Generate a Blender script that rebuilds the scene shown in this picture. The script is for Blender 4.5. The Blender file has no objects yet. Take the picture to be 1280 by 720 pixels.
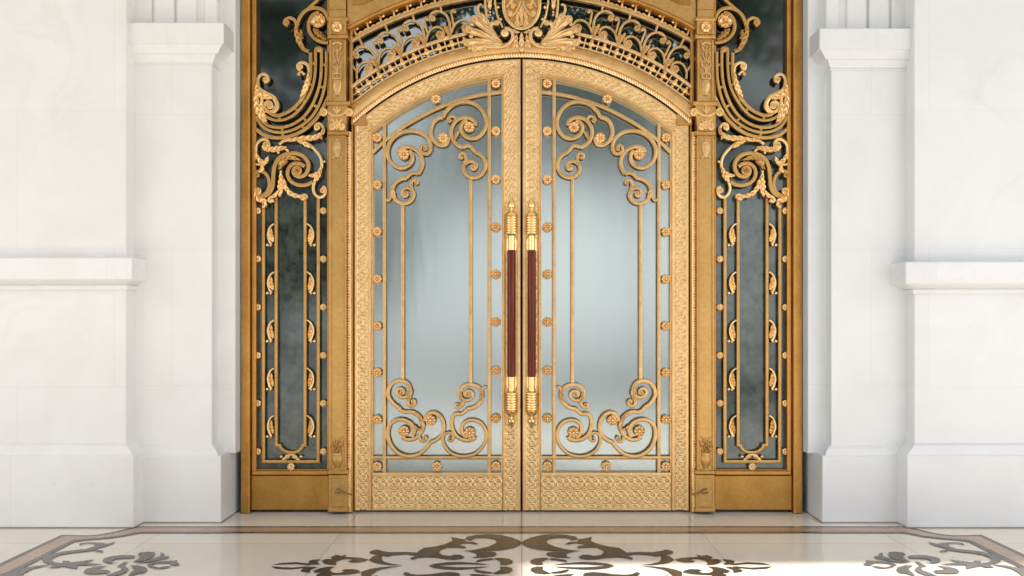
import bpy, bmesh, math, random
from math import pi, sin, cos, sqrt, atan2, hypot, radians, exp
random.seed(7)
scene = bpy.context.scene
COL = scene.collection

# ------------------------------------------------------------------ measures
PX = 0.006          # metres per photograph pixel on the plane of the door leaves (Y = 0)
CAM_D, EYE = 6.0, 1.44
def sc(Y): return (CAM_D + Y) / CAM_D
def WX(px, Y=0.0): return (px - 652.0) * PX * sc(Y)
def WZ(py, Y=0.0): return EYE + (400.0 - py) * PX * sc(Y)
def FL(px, py):
    d = 240.0 * CAM_D / (py - 400.0)
    return ((px - 652.0) * PX * d / CAM_D, d - CAM_D)

# ------------------------------------------------------------------ materials
def new_mat(name):
    m = bpy.data.materials.new(name); m.use_nodes = True
    nt = m.node_tree
    return m, nt, nt.nodes['Principled BSDF']
def N(nt, t, **kw):
    n = nt.nodes.new(t)
    for k, v in kw.items():
        if k in n.inputs: n.inputs[k].default_value = v
        else: setattr(n, k, v)
    return n
def ramp(nt, fac, stops):
    r = nt.nodes.new('ShaderNodeValToRGB')
    el = r.color_ramp.elements
    el[0].position, el[0].color = stops[0][0], (*stops[0][1], 1)
    el[1].position, el[1].color = stops[-1][0], (*stops[-1][1], 1)
    for p, c in stops[1:-1]:
        e = el.new(p); e.color = (*c, 1)
    nt.links.new(fac, r.inputs['Fac'])
    return r.outputs['Color']
def coords(nt, scale=(1, 1, 1)):
    t = nt.nodes.new('ShaderNodeTexCoord'); mp = nt.nodes.new('ShaderNodeMapping')
    mp.inputs['Scale'].default_value = scale
    nt.links.new(t.outputs['Object'], mp.inputs['Vector'])
    return mp.outputs['Vector']
def noise(nt, vec, s, d=4, rough=.55, dist=0):
    n = N(nt, 'ShaderNodeTexNoise'); n.inputs['Scale'].default_value = s
    n.inputs['Detail'].default_value = d; n.inputs['Roughness'].default_value = rough
    n.inputs['Distortion'].default_value = dist
    nt.links.new(vec, n.inputs['Vector']); return n.outputs['Fac']

def gold(name, c_lo, c_hi, rough=(.3, .5), metal=1.0, bump=.12, nscale=9):
    m, nt, b = new_mat(name)
    v = coords(nt)
    big = noise(nt, v, nscale, 5, .6, .4)
    fine = noise(nt, v, 160, 3)
    col = ramp(nt, big, [(.3, c_lo), (.7, c_hi)])
    mid = noise(nt, v, 38, 4, .65)
    tm = N(nt, 'ShaderNodeMapRange'); tm.inputs['From Min'].default_value = .32; tm.inputs['From Max'].default_value = .62
    tm.inputs['To Min'].default_value = .88; tm.inputs['To Max'].default_value = 1.04; nt.links.new(mid, tm.inputs['Value'])
    tv = N(nt, 'ShaderNodeVectorMath', operation='SCALE'); nt.links.new(col, tv.inputs[0]); nt.links.new(tm.outputs['Result'], tv.inputs['Scale'])
    nt.links.new(tv.outputs[0], b.inputs['Base Color'])
    mr = N(nt, 'ShaderNodeMapRange'); mr.inputs['To Min'].default_value = rough[0]; mr.inputs['To Max'].default_value = rough[1]
    nt.links.new(big, mr.inputs['Value']); nt.links.new(mr.outputs['Result'], b.inputs['Roughness'])
    b.inputs['Metallic'].default_value = metal
    bp = N(nt, 'ShaderNodeBump'); bp.inputs['Strength'].default_value = bump; bp.inputs['Distance'].default_value = .004
    nt.links.new(fine, bp.inputs['Height']); nt.links.new(bp.outputs['Normal'], b.inputs['Normal'])
    return m
M = {}
M['leaf_gold'] = gold('leaf_gold', (.72, .475, .215), (.84, .59, .295), (.34, .48))
M['scroll_gold'] = gold('scroll_gold', (.56, .345, .135), (.74, .48, .215), (.32, .46))
M['orn_gold'] = gold('ornament_gold', (.78, .49, .19), (.92, .63, .30), (.24, .38))
M['rosette_gold'] = gold('rosette_gold', (.86, .62, .34), (.94, .72, .44), (.22, .34))
M['bronze'] = gold('aged_bronze', (.43, .215, .052), (.61, .33, .09), (.34, .5), nscale=4)
M['bronze_panel'] = gold('bronze_panel', (.35, .18, .042), (.54, .30, .082), (.32, .46), nscale=3)
M['post_gold'] = gold('post_gold', (.47, .27, .085), (.62, .375, .135), (.36, .52), nscale=4)
M['brass'] = gold('polished_brass', (.90, .63, .26), (.97, .76, .40), (.16, .26), bump=.04)

def dark_mat(name, c, rough=.7):
    m, nt, b = new_mat(name); b.inputs['Base Color'].default_value = (*c, 1); b.inputs['Roughness'].default_value = rough
    return m
M['dark'] = dark_mat('dark_gap', (.02, .013, .01))
M['iron'] = dark_mat('rusty_hook', (.27, .14, .055), .45)

m, nt, b = new_mat('handle_wood')
v = coords(nt, (40, 40, 1.2)); f = noise(nt, v, 3, 4)
nt.links.new(ramp(nt, f, [(.3, (.045, .006, .002)), (.7, (.19, .026, .006))]), b.inputs['Base Color'])
b.inputs['Roughness'].default_value = .13; b.inputs['Specular IOR Level'].default_value = .28
M['wood'] = m

def glass(name, c_lo, c_hi, rough, ior, spec=.5, bump=0.0, nscale=1.2, stretch=(1, 1, 1)):
    m, nt, b = new_mat(name)
    v = coords(nt, stretch)
    f = noise(nt, v, nscale, 3, .5, .3)
    nt.links.new(ramp(nt, f, [(.3, c_lo), (.7, c_hi)]), b.inputs['Base Color'])
    b.inputs['Roughness'].default_value = rough; b.inputs['IOR'].default_value = ior; b.inputs['Specular Tint'].default_value = (.90, 1, .985, 1)
    if bump:
        n2 = noise(nt, v, 1.7, 2)
        bp = N(nt, 'ShaderNodeBump'); bp.inputs['Strength'].default_value = bump; bp.inputs['Distance'].default_value = .02
        nt.links.new(n2, bp.inputs['Height']); nt.links.new(bp.outputs['Normal'], b.inputs['Normal'])
    return m
M['glass_door'] = glass('frosted_door_glass', (.018, .032, .033), (.042, .060, .061), .18, 4.6, bump=.07, nscale=2.2, stretch=(3, 1, .5))
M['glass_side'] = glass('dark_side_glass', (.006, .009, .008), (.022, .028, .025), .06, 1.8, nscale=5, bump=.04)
M['glass_low'] = glass('reflection_mottled_side_glass', (.014, .023, .021), (.085, .102, .088), .09, 1.8, nscale=13, bump=.05)  # mottled base colour stands in for blurred foliage reflections
M['glass_top'] = glass('clear_transom_glass', (.004, .006, .006), (.008, .010, .010), .02, 3.0, bump=.015)

def marble(name, base, vein, grey, scale=1.0, rough=(.32, .5), vstr=.5, joints=False):
    m, nt, b = new_mat(name)
    v = coords(nt)
    cloud = noise(nt, v, 1.6 * scale, 6, .6, .6)
    w = N(nt, 'ShaderNodeTexNoise'); w.inputs['Scale'].default_value = 1.3 * scale; w.inputs['Detail'].default_value = 8
    w.inputs['Distortion'].default_value = 1.2; nt.links.new(v, w.inputs['Vector'])
    # thin veins where the noise crosses its mean
    ab = N(nt, 'ShaderNodeMath', operation='SUBTRACT'); nt.links.new(w.outputs['Fac'], ab.inputs[0]); ab.inputs[1].default_value = .5
    ab2 = N(nt, 'ShaderNodeMath', operation='ABSOLUTE'); nt.links.new(ab.outputs[0], ab2.inputs[0])
    vm = N(nt, 'ShaderNodeMapRange'); vm.inputs['From Min'].default_value = 0; vm.inputs['From Max'].default_value = .035
    vm.inputs['To Min'].default_value = vstr; vm.inputs['To Max'].default_value = 0
    nt.links.new(ab2.outputs[0], vm.inputs['Value'])
    patch = noise(nt, v, .7 * scale, 2)
    pm = N(nt, 'ShaderNodeMapRange'); pm.inputs['From Min'].default_value = .48; pm.inputs['From Max'].default_value = .7
    nt.links.new(patch, pm.inputs['Value'])
    mul = N(nt, 'ShaderNodeMath', operation='MULTIPLY'); nt.links.new(vm.outputs['Result'], mul.inputs[0]); nt.links.new(pm.outputs['Result'], mul.inputs[1])
    c0 = ramp(nt, cloud, [(.3, grey), (.6, base)])
    mx = N(nt, 'ShaderNodeMix', data_type='RGBA'); nt.links.new(mul.outputs[0], mx.inputs['Factor'])
    nt.links.new(c0, mx.inputs['A']); mx.inputs['B'].default_value = (*vein, 1)
    # small pits and specks
    vo = N(nt, 'ShaderNodeTexNoise'); vo.inputs['Scale'].default_value = 22 * scale; vo.inputs['Detail'].default_value = 3
    nt.links.new(v, vo.inputs['Vector'])
    sp = N(nt, 'ShaderNodeMapRange'); sp.inputs['From Min'].default_value = .69; sp.inputs['From Max'].default_value = .78
    sp.inputs['To Max'].default_value = .35; nt.links.new(vo.outputs['Fac'], sp.inputs['Value'])
    mx2 = N(nt, 'ShaderNodeMix', data_type='RGBA'); nt.links.new(sp.outputs['Result'], mx2.inputs['Factor'])
    nt.links.new(mx.outputs['Result'], mx2.inputs['A']); mx2.inputs['B'].default_value = (*vein, 1)
    if joints:
        sx = N(nt, 'ShaderNodeSeparateXYZ'); nt.links.new(v, sx.inputs[0]); cb = N(nt, 'ShaderNodeCombineXYZ')
        nt.links.new(sx.outputs['X'], cb.inputs['X']); nt.links.new(sx.outputs['Z'], cb.inputs['Y'])
        bk = N(nt, 'ShaderNodeTexBrick'); bk.inputs['Scale'].default_value = 1; bk.inputs['Brick Width'].default_value = 1.36
        bk.inputs['Row Height'].default_value = .97; bk.inputs['Mortar Size'].default_value = .0018
        bk.inputs['Color1'].default_value = (1, 1, 1, 1); bk.inputs['Color2'].default_value = (.972, .968, .96, 1); bk.inputs['Mortar'].default_value = (.90, .885, .86, 1)
        nt.links.new(cb.outputs[0], bk.inputs['Vector'])
        mj = N(nt, 'ShaderNodeMix', data_type='RGBA', blend_type='MULTIPLY'); mj.inputs['Factor'].default_value = 1
        nt.links.new(mx2.outputs['Result'], mj.inputs['A']); nt.links.new(bk.outputs['Color'], mj.inputs['B'])
        mx2 = mj
    nt.links.new(mx2.outputs['Result'], b.inputs['Base Color'])
    mr = N(nt, 'ShaderNodeMapRange'); mr.inputs['To Min'].default_value = rough[0]; mr.inputs['To Max'].default_value = rough[1]
    nt.links.new(cloud, mr.inputs['Value']); nt.links.new(mr.outputs['Result'], b.inputs['Roughness'])
    return m
M['marble_warm'] = marble('warm_white_marble', (.775, .782, .775), (.58, .55, .50), (.725, .722, .705), vstr=.28, joints=True)
M['marble_cool'] = marble('cool_white_marble', (.705, .727, .745), (.54, .54, .54), (.66, .678, .694), vstr=.28, joints=True)
M['floor'] = marble('beige_floor_marble', (.82, .75, .645), (.54, .46, .37), (.775, .705, .605), .9, (.10, .17), .25)
nt = M['floor'].node_tree; b = nt.nodes['Principled BSDF']
src = b.inputs['Base Color'].links[0].from_socket
bk = N(nt, 'ShaderNodeTexBrick'); bk.offset = 0; bk.inputs['Scale'].default_value = 1
bk.inputs['Brick Width'].default_value = 1.22; bk.inputs['Row Height'].default_value = .84; bk.inputs['Mortar Size'].default_value = .0022
bk.inputs['Color1'].default_value = (1, 1, 1, 1); bk.inputs['Color2'].default_value = (.93, .925, .92, 1); bk.inputs['Mortar'].default_value = (.55, .5, .45, 1)
nt.links.new(coords(nt), bk.inputs['Vector'])
mu = N(nt, 'ShaderNodeMix', data_type='RGBA', blend_type='MULTIPLY'); mu.inputs['Factor'].default_value = 1
nt.links.new(src, mu.inputs['A']); nt.links.new(bk.outputs['Color'], mu.inputs['B']); nt.links.new(mu.outputs['Result'], b.inputs['Base Color'])
M['inlay_dark'] = marble('brown_inlay_marble', (.058, .043, .033), (.22, .17, .13), (.038, .029, .023), 3, (.16, .26), .3)
M['inlay_dark'].node_tree.nodes['Principled BSDF'].inputs['Specular IOR Level'].default_value = .3
M['inlay_grey'] = marble('grey_inlay_marble', (.115, .10, .088), (.3, .25, .2), (.09, .078, .07), 3, (.12, .2), .3)
M['inlay_line'] = marble('border_line_marble', (.10, .07, .05), (.5, .42, .34), (.07, .05, .04), 4, (.12, .2), .9)
M['inlay_pink'] = marble('pink_border_marble', (.44, .30, .21), (.6, .5, .4), (.36, .25, .175), 3, (.12, .2), .5)
M['plaster'] = dark_mat('white_plaster', (.78, .76, .72), .8)
M['paving'] = marble('pale_paving', (.46, .445, .42), (.30, .28, .26), (.40, .385, .36), .5, (.6, .8), .3)
M['sealant'] = dark_mat('grey_sealant', (.30, .27, .23), .8)
M['lobby'] = dark_mat('lobby_wall', (.12, .09, .07), .8)

# ------------------------------------------------------------------ mesh builder
class MB:
    def __init__(s): s.v = []; s.f = []
    def add(s, vs, fs):
        o = len(s.v); s.v += vs; s.f += [tuple(i + o for i in f) for f in fs]
    def box(s, x0, x1, y0, y1, z0, z1):
        s.taper((x0, x1, y0, y1), (x0, x1, y0, y1), z0, z1)
    def taper(s, a, b, z0, z1):
        vs = [(a[0], a[2], z0), (a[1], a[2], z0), (a[1], a[3], z0), (a[0], a[3], z0),
              (b[0], b[2], z1), (b[1], b[2], z1), (b[1], b[3], z1), (b[0], b[3], z1)]
        s.add(vs, [(0, 3, 2, 1), (4, 5, 6, 7), (0, 1, 5, 4), (1, 2, 6, 5), (2, 3, 7, 6), (3, 0, 4, 7)])
    def bev(s, x0, x1, y0, y1, z0, z1, c=.006):
        # box with its front (low Y) edges chamfered
        vs = [(x0, y1, z0), (x1, y1, z0), (x1, y1, z1), (x0, y1, z1),
              (x0, y0 + c, z0), (x1, y0 + c, z0), (x1, y0 + c, z1), (x0, y0 + c, z1),
              (x0 + c, y0, z0 + c), (x1 - c, y0, z0 + c), (x1 - c, y0, z1 - c), (x0 + c, y0, z1 - c)]
        fs = [(0, 3, 2, 1)]
        for i in range(4):
            j = (i + 1) % 4
            fs += [(i, j, j + 4, i + 4), (i + 4, j + 4, j + 8, i + 8)]
        fs.append((8, 9, 10, 11)); s.add(vs, fs)
    def lathe(s, prof, cx, cy, cz=0, seg=24, ys=1.0, flute=None):
        # profile (r, z) turned round a vertical axis
        vs, fs = [], []
        n = len(prof)
        for (r, z) in prof:
            for k in range(seg):
                a = 2 * pi * k / seg
                rr = r * (1 + (flute(z, a) if flute else 0))
                vs.append((cx + rr * cos(a), cy + rr * sin(a) * ys, cz + z))
        for i in range(n - 1):
            for k in range(seg):
                k2 = (k + 1) % seg
                fs.append((i * seg + k, i * seg + k2, (i + 1) * seg + k2, (i + 1) * seg + k))
        fs.append(tuple(reversed(range(seg)))); fs.append(tuple(range((n - 1) * seg, n * seg)))
        s.add(vs, fs)
    def build(s, name, mat, parent=None, smooth=38):
        me = bpy.data.meshes.new(name)
        off = parent.location if parent is not None and parent.get('_root') else None
        if parent is not None:
            r = parent
            while r.parent is not None: r = r.parent
            off = r.location
        vs = [(a - off[0], b - off[1], c - off[2]) for a, b, c in s.v] if off is not None else s.v
        me.from_pydata(vs, [], s.f); me.update()
        if smooth:
            bm = bmesh.new(); bm.from_mesh(me); bmesh.ops.recalc_face_normals(bm, faces=bm.faces); bm.to_mesh(me); bm.free()
        me.materials.append(mat)
        if smooth:
            me.polygons.foreach_set('use_smooth', [True] * len(me.polygons))
            me.set_sharp_from_angle(angle=radians(smooth))
        o = bpy.data.objects.new(name, me); COL.objects.link(o)
        if parent is not None: o.parent = parent
        return o
def thing(name, label, cat, loc, group=None):
    o = bpy.data.objects.new(name, None); COL.objects.link(o); o.location = loc
    o.empty_display_size = .2
    o['label'] = label; o['category'] = cat
    if group: o['group'] = group
    return o
def tag(o, label, cat, group=None):
    o['label'] = label; o['category'] = cat
    if group: o['group'] = group
    return o
def copy_tree(o, parent=None):
    c = o.copy(); COL.objects.link(c)
    if parent is not None: c.parent = parent
    for ch in [q for q in KIDS.get(o.name, [])]:
        copy_tree(ch, c)
    return c
KIDS = {}
def index_kids():
    KIDS.clear()
    for o in bpy.data.objects:
        if o.parent is not None: KIDS.setdefault(o.parent.name, []).append(o)

# ------------------------------------------------------------------ ornament tools (pixel traces -> metal)
def crom(pts, n=4):
    if len(pts) < 3: return list(pts)
    P = [(2 * pts[0][0] - pts[1][0], 2 * pts[0][1] - pts[1][1])] + list(pts) + [(2 * pts[-1][0] - pts[-2][0], 2 * pts[-1][1] - pts[-2][1])]
    out = []
    for i in range(1, len(P) - 2):
        for k in range(n):
            t = k / n; q = []
            for c in (0, 1):
                a, b, d, e = P[i - 1][c], P[i][c], P[i + 1][c], P[i + 2][c]
                q.append(.5 * (2 * b + (d - a) * t + (2 * a - 5 * b + 4 * d - e) * t * t + (3 * b - a - 3 * d + e) * t ** 3))
            out.append(tuple(q))
    out.append(tuple(pts[-1])); return out
BAR = [(-.5, 0), (-.5, .78), (-.43, .93), (-.3, .98), (0, 1), (.3, .98), (.43, .93), (.5, .78), (.5, 0)]
def bar(mb, pts, w, Y, d=.022, smooth=True, n=4):
    """a cast bar following a traced path; w = width in px (or (w0, w1)), Y = back plane, d = thickness"""
    p = crom(pts, n) if smooth else list(pts)
    q = [p[0]]
    for a in p[1:]:
        if hypot(a[0] - q[-1][0], a[1] - q[-1][1]) > .05: q.append(a)
    p = q
    nn = len(p); m = len(BAR)
    vs, fs = [], []
    for i, (x, y) in enumerate(p):
        a = p[max(0, i - 1)]; b = p[min(nn - 1, i + 1)]
        tx, ty = b[0] - a[0], b[1] - a[1]; L = hypot(tx, ty) or 1
        nx, ny = -ty / L, tx / L
        ww = w if not isinstance(w, tuple) else w[0] + (w[1] - w[0]) * i / max(1, nn - 1)
        if not smooth and 0 < i < nn - 1:      # mitre at corners
            ux, uy = x - a[0], y - a[1]; l2 = hypot(ux, uy) or 1; ux /= l2; uy /= l2
            vx, vy = b[0] - x, b[1] - y; l3 = hypot(vx, vy) or 1; vx /= l3; vy /= l3
            sx, sy = ux + vx, uy + vy; l4 = hypot(sx, sy) or 1; sx /= l4; sy /= l4
            nx, ny = -sy, sx; ww = ww / max(.5, abs(ux * sx + uy * sy))
        for (u, h) in BAR:
            vs.append((WX(x + nx * u * ww, Y), Y - h * d, WZ(y + ny * u * ww, Y)))
    for i in range(nn - 1):
        for k in range(m):
            k2 = (k + 1) % m
            fs.append((i * m + k, (i + 1) * m + k, (i + 1) * m + k2, i * m + k2))
    fs.append(tuple(range(m))); fs.append(tuple(reversed(range((nn - 1) * m, nn * m))))
    mb.add(vs, fs)
def disc(mb, px, py, r, Y, h=.02, kind='rosette', seg=40, petals=8, ysc=1.0):
    """round boss, moulded as a rosette, plain dome or coiled end"""
    R = [0, .16, .22, .32, .46, .62, .78, .88, .95, 1.0]
    vs, fs = [], []
    for i, rr in enumerate(R):
        for k in range(seg):
            a = 2 * pi * k / seg
            if kind == 'rosette':
                if rr < .2: z = 1.0
                elif rr < .3: z = .15
                elif rr < .9: z = .12 + .88 * abs(cos(petals * a / 2)) ** .6 * sin(pi * min(1, (rr - .24) / .68)) ** .7
                else: z = .55 if rr < .99 else .3
                rad = rr * r * (1 if rr < .7 else (.93 + .07 * abs(cos(petals * a / 2))))
            elif kind == 'coil':
                z = .55 + .45 * cos(2 * pi * (1.4 * rr) - a) * (1 - rr) + .25 * (1 - rr); rad = rr * r
            else:
                z = .35 + .65 * sqrt(max(0, 1 - rr * rr)); rad = rr * r
            rel = min(h, r * PX * (.40 if kind == 'rosette' else .6 if kind == 'coil' else .8))
            vs.append((WX(px + rad * cos(a), Y), Y - (h - rel) - z * rel, WZ(py + ysc * rad * sin(a), Y)))
    for k in range(seg):
        a = 2 * pi * k / seg
        vs.append((WX(px + r * cos(a), Y), Y + .002, WZ(py + ysc * r * sin(a), Y)))
    nR = len(R) + 1
    for i in range(nR - 1):
        for k in range(seg):
            k2 = (k + 1) % seg
            fs.append((i * seg + k, i * seg + k2, (i + 1) * seg + k2, (i + 1) * seg + k))
    fs.append(tuple(range((nR - 1) * seg, nR * seg)))
    mb.add(vs, fs)
def leaf(mb, pts, w, Y, h=.03, lobes=4, curl=0.0, n=5, flat=.3, asym=0.0):
    """acanthus leaf along a traced spine: scalloped edge, central rib, side grooves"""
    p = crom(pts, n); nn = len(p)
    D = [0]
    for i in range(1, nn): D.append(D[-1] + hypot(p[i][0] - p[i - 1][0], p[i][1] - p[i - 1][1]))
    m = 14; ns = max(16, lobes * 9)
    wm = (w if not isinstance(w, tuple) else max(w)) * PX
    base = flat * h + max(0, h * (1 - flat) - .26 * wm); h = min(h, .26 * wm)
    vs, fs = [], []
    for i in range(ns + 1):
        t = i / ns; s = t * D[-1]; j = 0
        while j < nn - 2 and D[j + 1] < s: j += 1
        f = (s - D[j]) / max(1e-6, D[j + 1] - D[j])
        x = p[j][0] + (p[j + 1][0] - p[j][0]) * f; y = p[j][1] + (p[j + 1][1] - p[j][1]) * f
        tx, ty = p[j + 1][0] - p[j][0], p[j + 1][1] - p[j][1]; L = hypot(tx, ty) or 1
        nx, ny = -ty / L, tx / L
        env = (sin(pi * min(1, .12 + .88 * t)) ** .55) * (.62 + .38 * sin(pi * t)) if not isinstance(w, tuple) else 1
        ww = (w if not isinstance(w, tuple) else w[0] + (w[1] - w[0]) * t) * env
        ph = (t * lobes) % 1.0
        sc_ = .58 + .42 * sin(pi * ph) ** .6
        for k in range(m + 1):
            u = -1 + 2 * k / m
            side = 1 - asym * (1 if u > 0 else -1) * .6
            hw = ww * .5 * (1 + (sc_ - 1) * abs(u) ** 1.5) * side
            # lobes sweep toward the tip
            sw = abs(u) ** 1.3 * ww * .30
            z = (1 - u * u) ** .5 * (.62 + .38 * cos(2 * pi * (t * lobes - .55 * abs(u)))) + .28 * exp(-(u / .16) ** 2)
            z *= (.55 + .45 * sin(pi * min(1, t * 1.1 + .05)))
            vs.append((WX(x + nx * u * hw + tx / L * sw, Y), Y - base - z * h * (1 + curl * t), WZ(y + ny * u * hw + ty / L * sw, Y)))
    W_ = m + 1
    for i in range(ns):
        for k in range(m):
            fs.append((i * W_ + k, (i + 1) * W_ + k, (i + 1) * W_ + k + 1, i * W_ + k + 1))
    # back: same outline pushed to the plane
    o = len(vs)
    for i in range(ns + 1):
        a = vs[i * W_]; c = vs[i * W_ + m]
        vs.append((a[0], Y, a[2])); vs.append((c[0], Y, c[2]))
    for i in range(ns):
        b0, b1 = o + 2 * i, o + 2 * i + 2
        fs.append((i * W_, b0, b1, (i + 1) * W_))
        fs.append((i * W_ + m, (i + 1) * W_ + m, b1 + 1, b0 + 1))
        fs.append((b0, b0 + 1, b1 + 1, b1))
    mb.add(vs, fs)
def pearl(mb, px, py, r, Y, h=None): disc(mb, px, py, r, Y, h or r * PX * 1.2, 'dome', 14)
def plate(mb, pts, Yf, Yb):
    """flat plate with a traced outline"""
    n = len(pts)
    vs = [(WX(x, Yf), Yf, WZ(y, Yf)) for x, y in pts] + [(WX(x, Yf), Yb, WZ(y, Yf)) for x, y in pts]
    fs = [tuple(range(n)), tuple(reversed(range(n, 2 * n)))]
    fs += [(i, i + n, (i + 1) % n + n, (i + 1) % n) for i in range(n)]
    mb.add(vs, fs)
def pbox(mb, x0, x1, y0, y1, Yf, Yb, c=.005):
    mb.bev(WX(x0, Yf), WX(x1, Yf), Yf, Yb, max(0.001, WZ(y1, Yf)), WZ(y0, Yf), c)
def prect(mb, x0, x1, y0, y1, Yf, Yb): pbox(mb, x0, x1, y0, y1, Yf, Yb)
def arc(cx, cy, R, a0, a1, n):  # angle from straight up, degrees, positive to the left
    return [(cx - R * sin(radians(a0 + (a1 - a0) * i / n)), cy - R * cos(radians(a0 + (a1 - a0) * i / n))) for i in range(n + 1)]
def patch(mb, A, B, Y, hfun, du=.0045, nv=24, skirt=.05):
    """relief surface between two traced edges A and B (same point count); hfun(u metres along, v 0..1, width m) -> height"""
    def dense(P):
        return P
    n = len(A)
    L = [0]
    for i in range(1, n):
        mx0 = ((A[i - 1][0] + B[i - 1][0]) / 2, (A[i - 1][1] + B[i - 1][1]) / 2); mx1 = ((A[i][0] + B[i][0]) / 2, (A[i][1] + B[i][1]) / 2)
        L.append(L[-1] + hypot(mx1[0] - mx0[0], mx1[1] - mx0[1]) * PX)
    nu = max(2, int(L[-1] / du))
    vs, fs = [], []
    for i in range(nu + 1):
        s = L[-1] * i / nu; j = 0
        while j < n - 2 and L[j + 1] < s: j += 1
        f = (s - L[j]) / max(1e-9, L[j + 1] - L[j])
        a = (A[j][0] + (A[j + 1][0] - A[j][0]) * f, A[j][1] + (A[j + 1][1] - A[j][1]) * f)
        b = (B[j][0] + (B[j + 1][0] - B[j][0]) * f, B[j][1] + (B[j + 1][1] - B[j][1]) * f)
        w = hypot(a[0] - b[0], a[1] - b[1]) * PX
        for k in range(nv + 1):
            v = k / nv
            x = a[0] + (b[0] - a[0]) * v; y = a[1] + (b[1] - a[1]) * v
            vs.append((WX(x, Y), Y - hfun(s, v, w), WZ(y, Y)))
        vs.append((WX(a[0], Y), Y + skirt, WZ(a[1], Y))); vs.append((WX(b[0], Y), Y + skirt, WZ(b[1], Y)))
    W_ = nv + 3
    for i in range(nu):
        o, q = i * W_, (i + 1) * W_
        for k in range(nv): fs.append((o + k, q + k, q + k + 1, o + k + 1))
        fs.append((o, o + nv + 1, q + nv + 1, q)); fs.append((o + nv, q + nv, q + nv + 2, o + nv + 2))
        fs.append((o + nv + 1, o + nv + 2, q + nv + 2, q + nv + 1))
    fs.append(tuple(list(range(nv + 1)) + [nv + 2, nv + 1]))
    o = nu * W_
    fs.append(tuple(reversed(list(range(o, o + nv + 1)) + [o + nv + 2, o + nv + 1])))
    mb.add(vs, fs)
def lin(a, b, n): return [(a[0] + (b[0] - a[0]) * i / n, a[1] + (b[1] - a[1]) * i / n) for i in range(n + 1)]
def g(d, s): return exp(-(d / s) ** 2)
def tilepat(a, b):
    """one carved tile of the diaper pattern, a and b in -1..1"""
    r = hypot(a, b); th = atan2(b, a)
    h = 0.9 * g(r - .88, .085)
    d = hypot(abs(a) - .42, abs(b) - .42)
    h = max(h, .95 * g(d - .20, .065), .9 * g(d, .06))
    h = max(h, .7 * g(max(abs(a) + abs(b) - .18, 0), .12))
    c = hypot(abs(a) - 1, abs(b) - 1)
    h = max(h, g(c, .15), .8 * g(c - .30, .08))
    e = min(hypot(abs(a) - 1, b), hypot(a, abs(b) - 1))
    return max(h, .9 * g(e, .12))
AMP = .006

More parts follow.
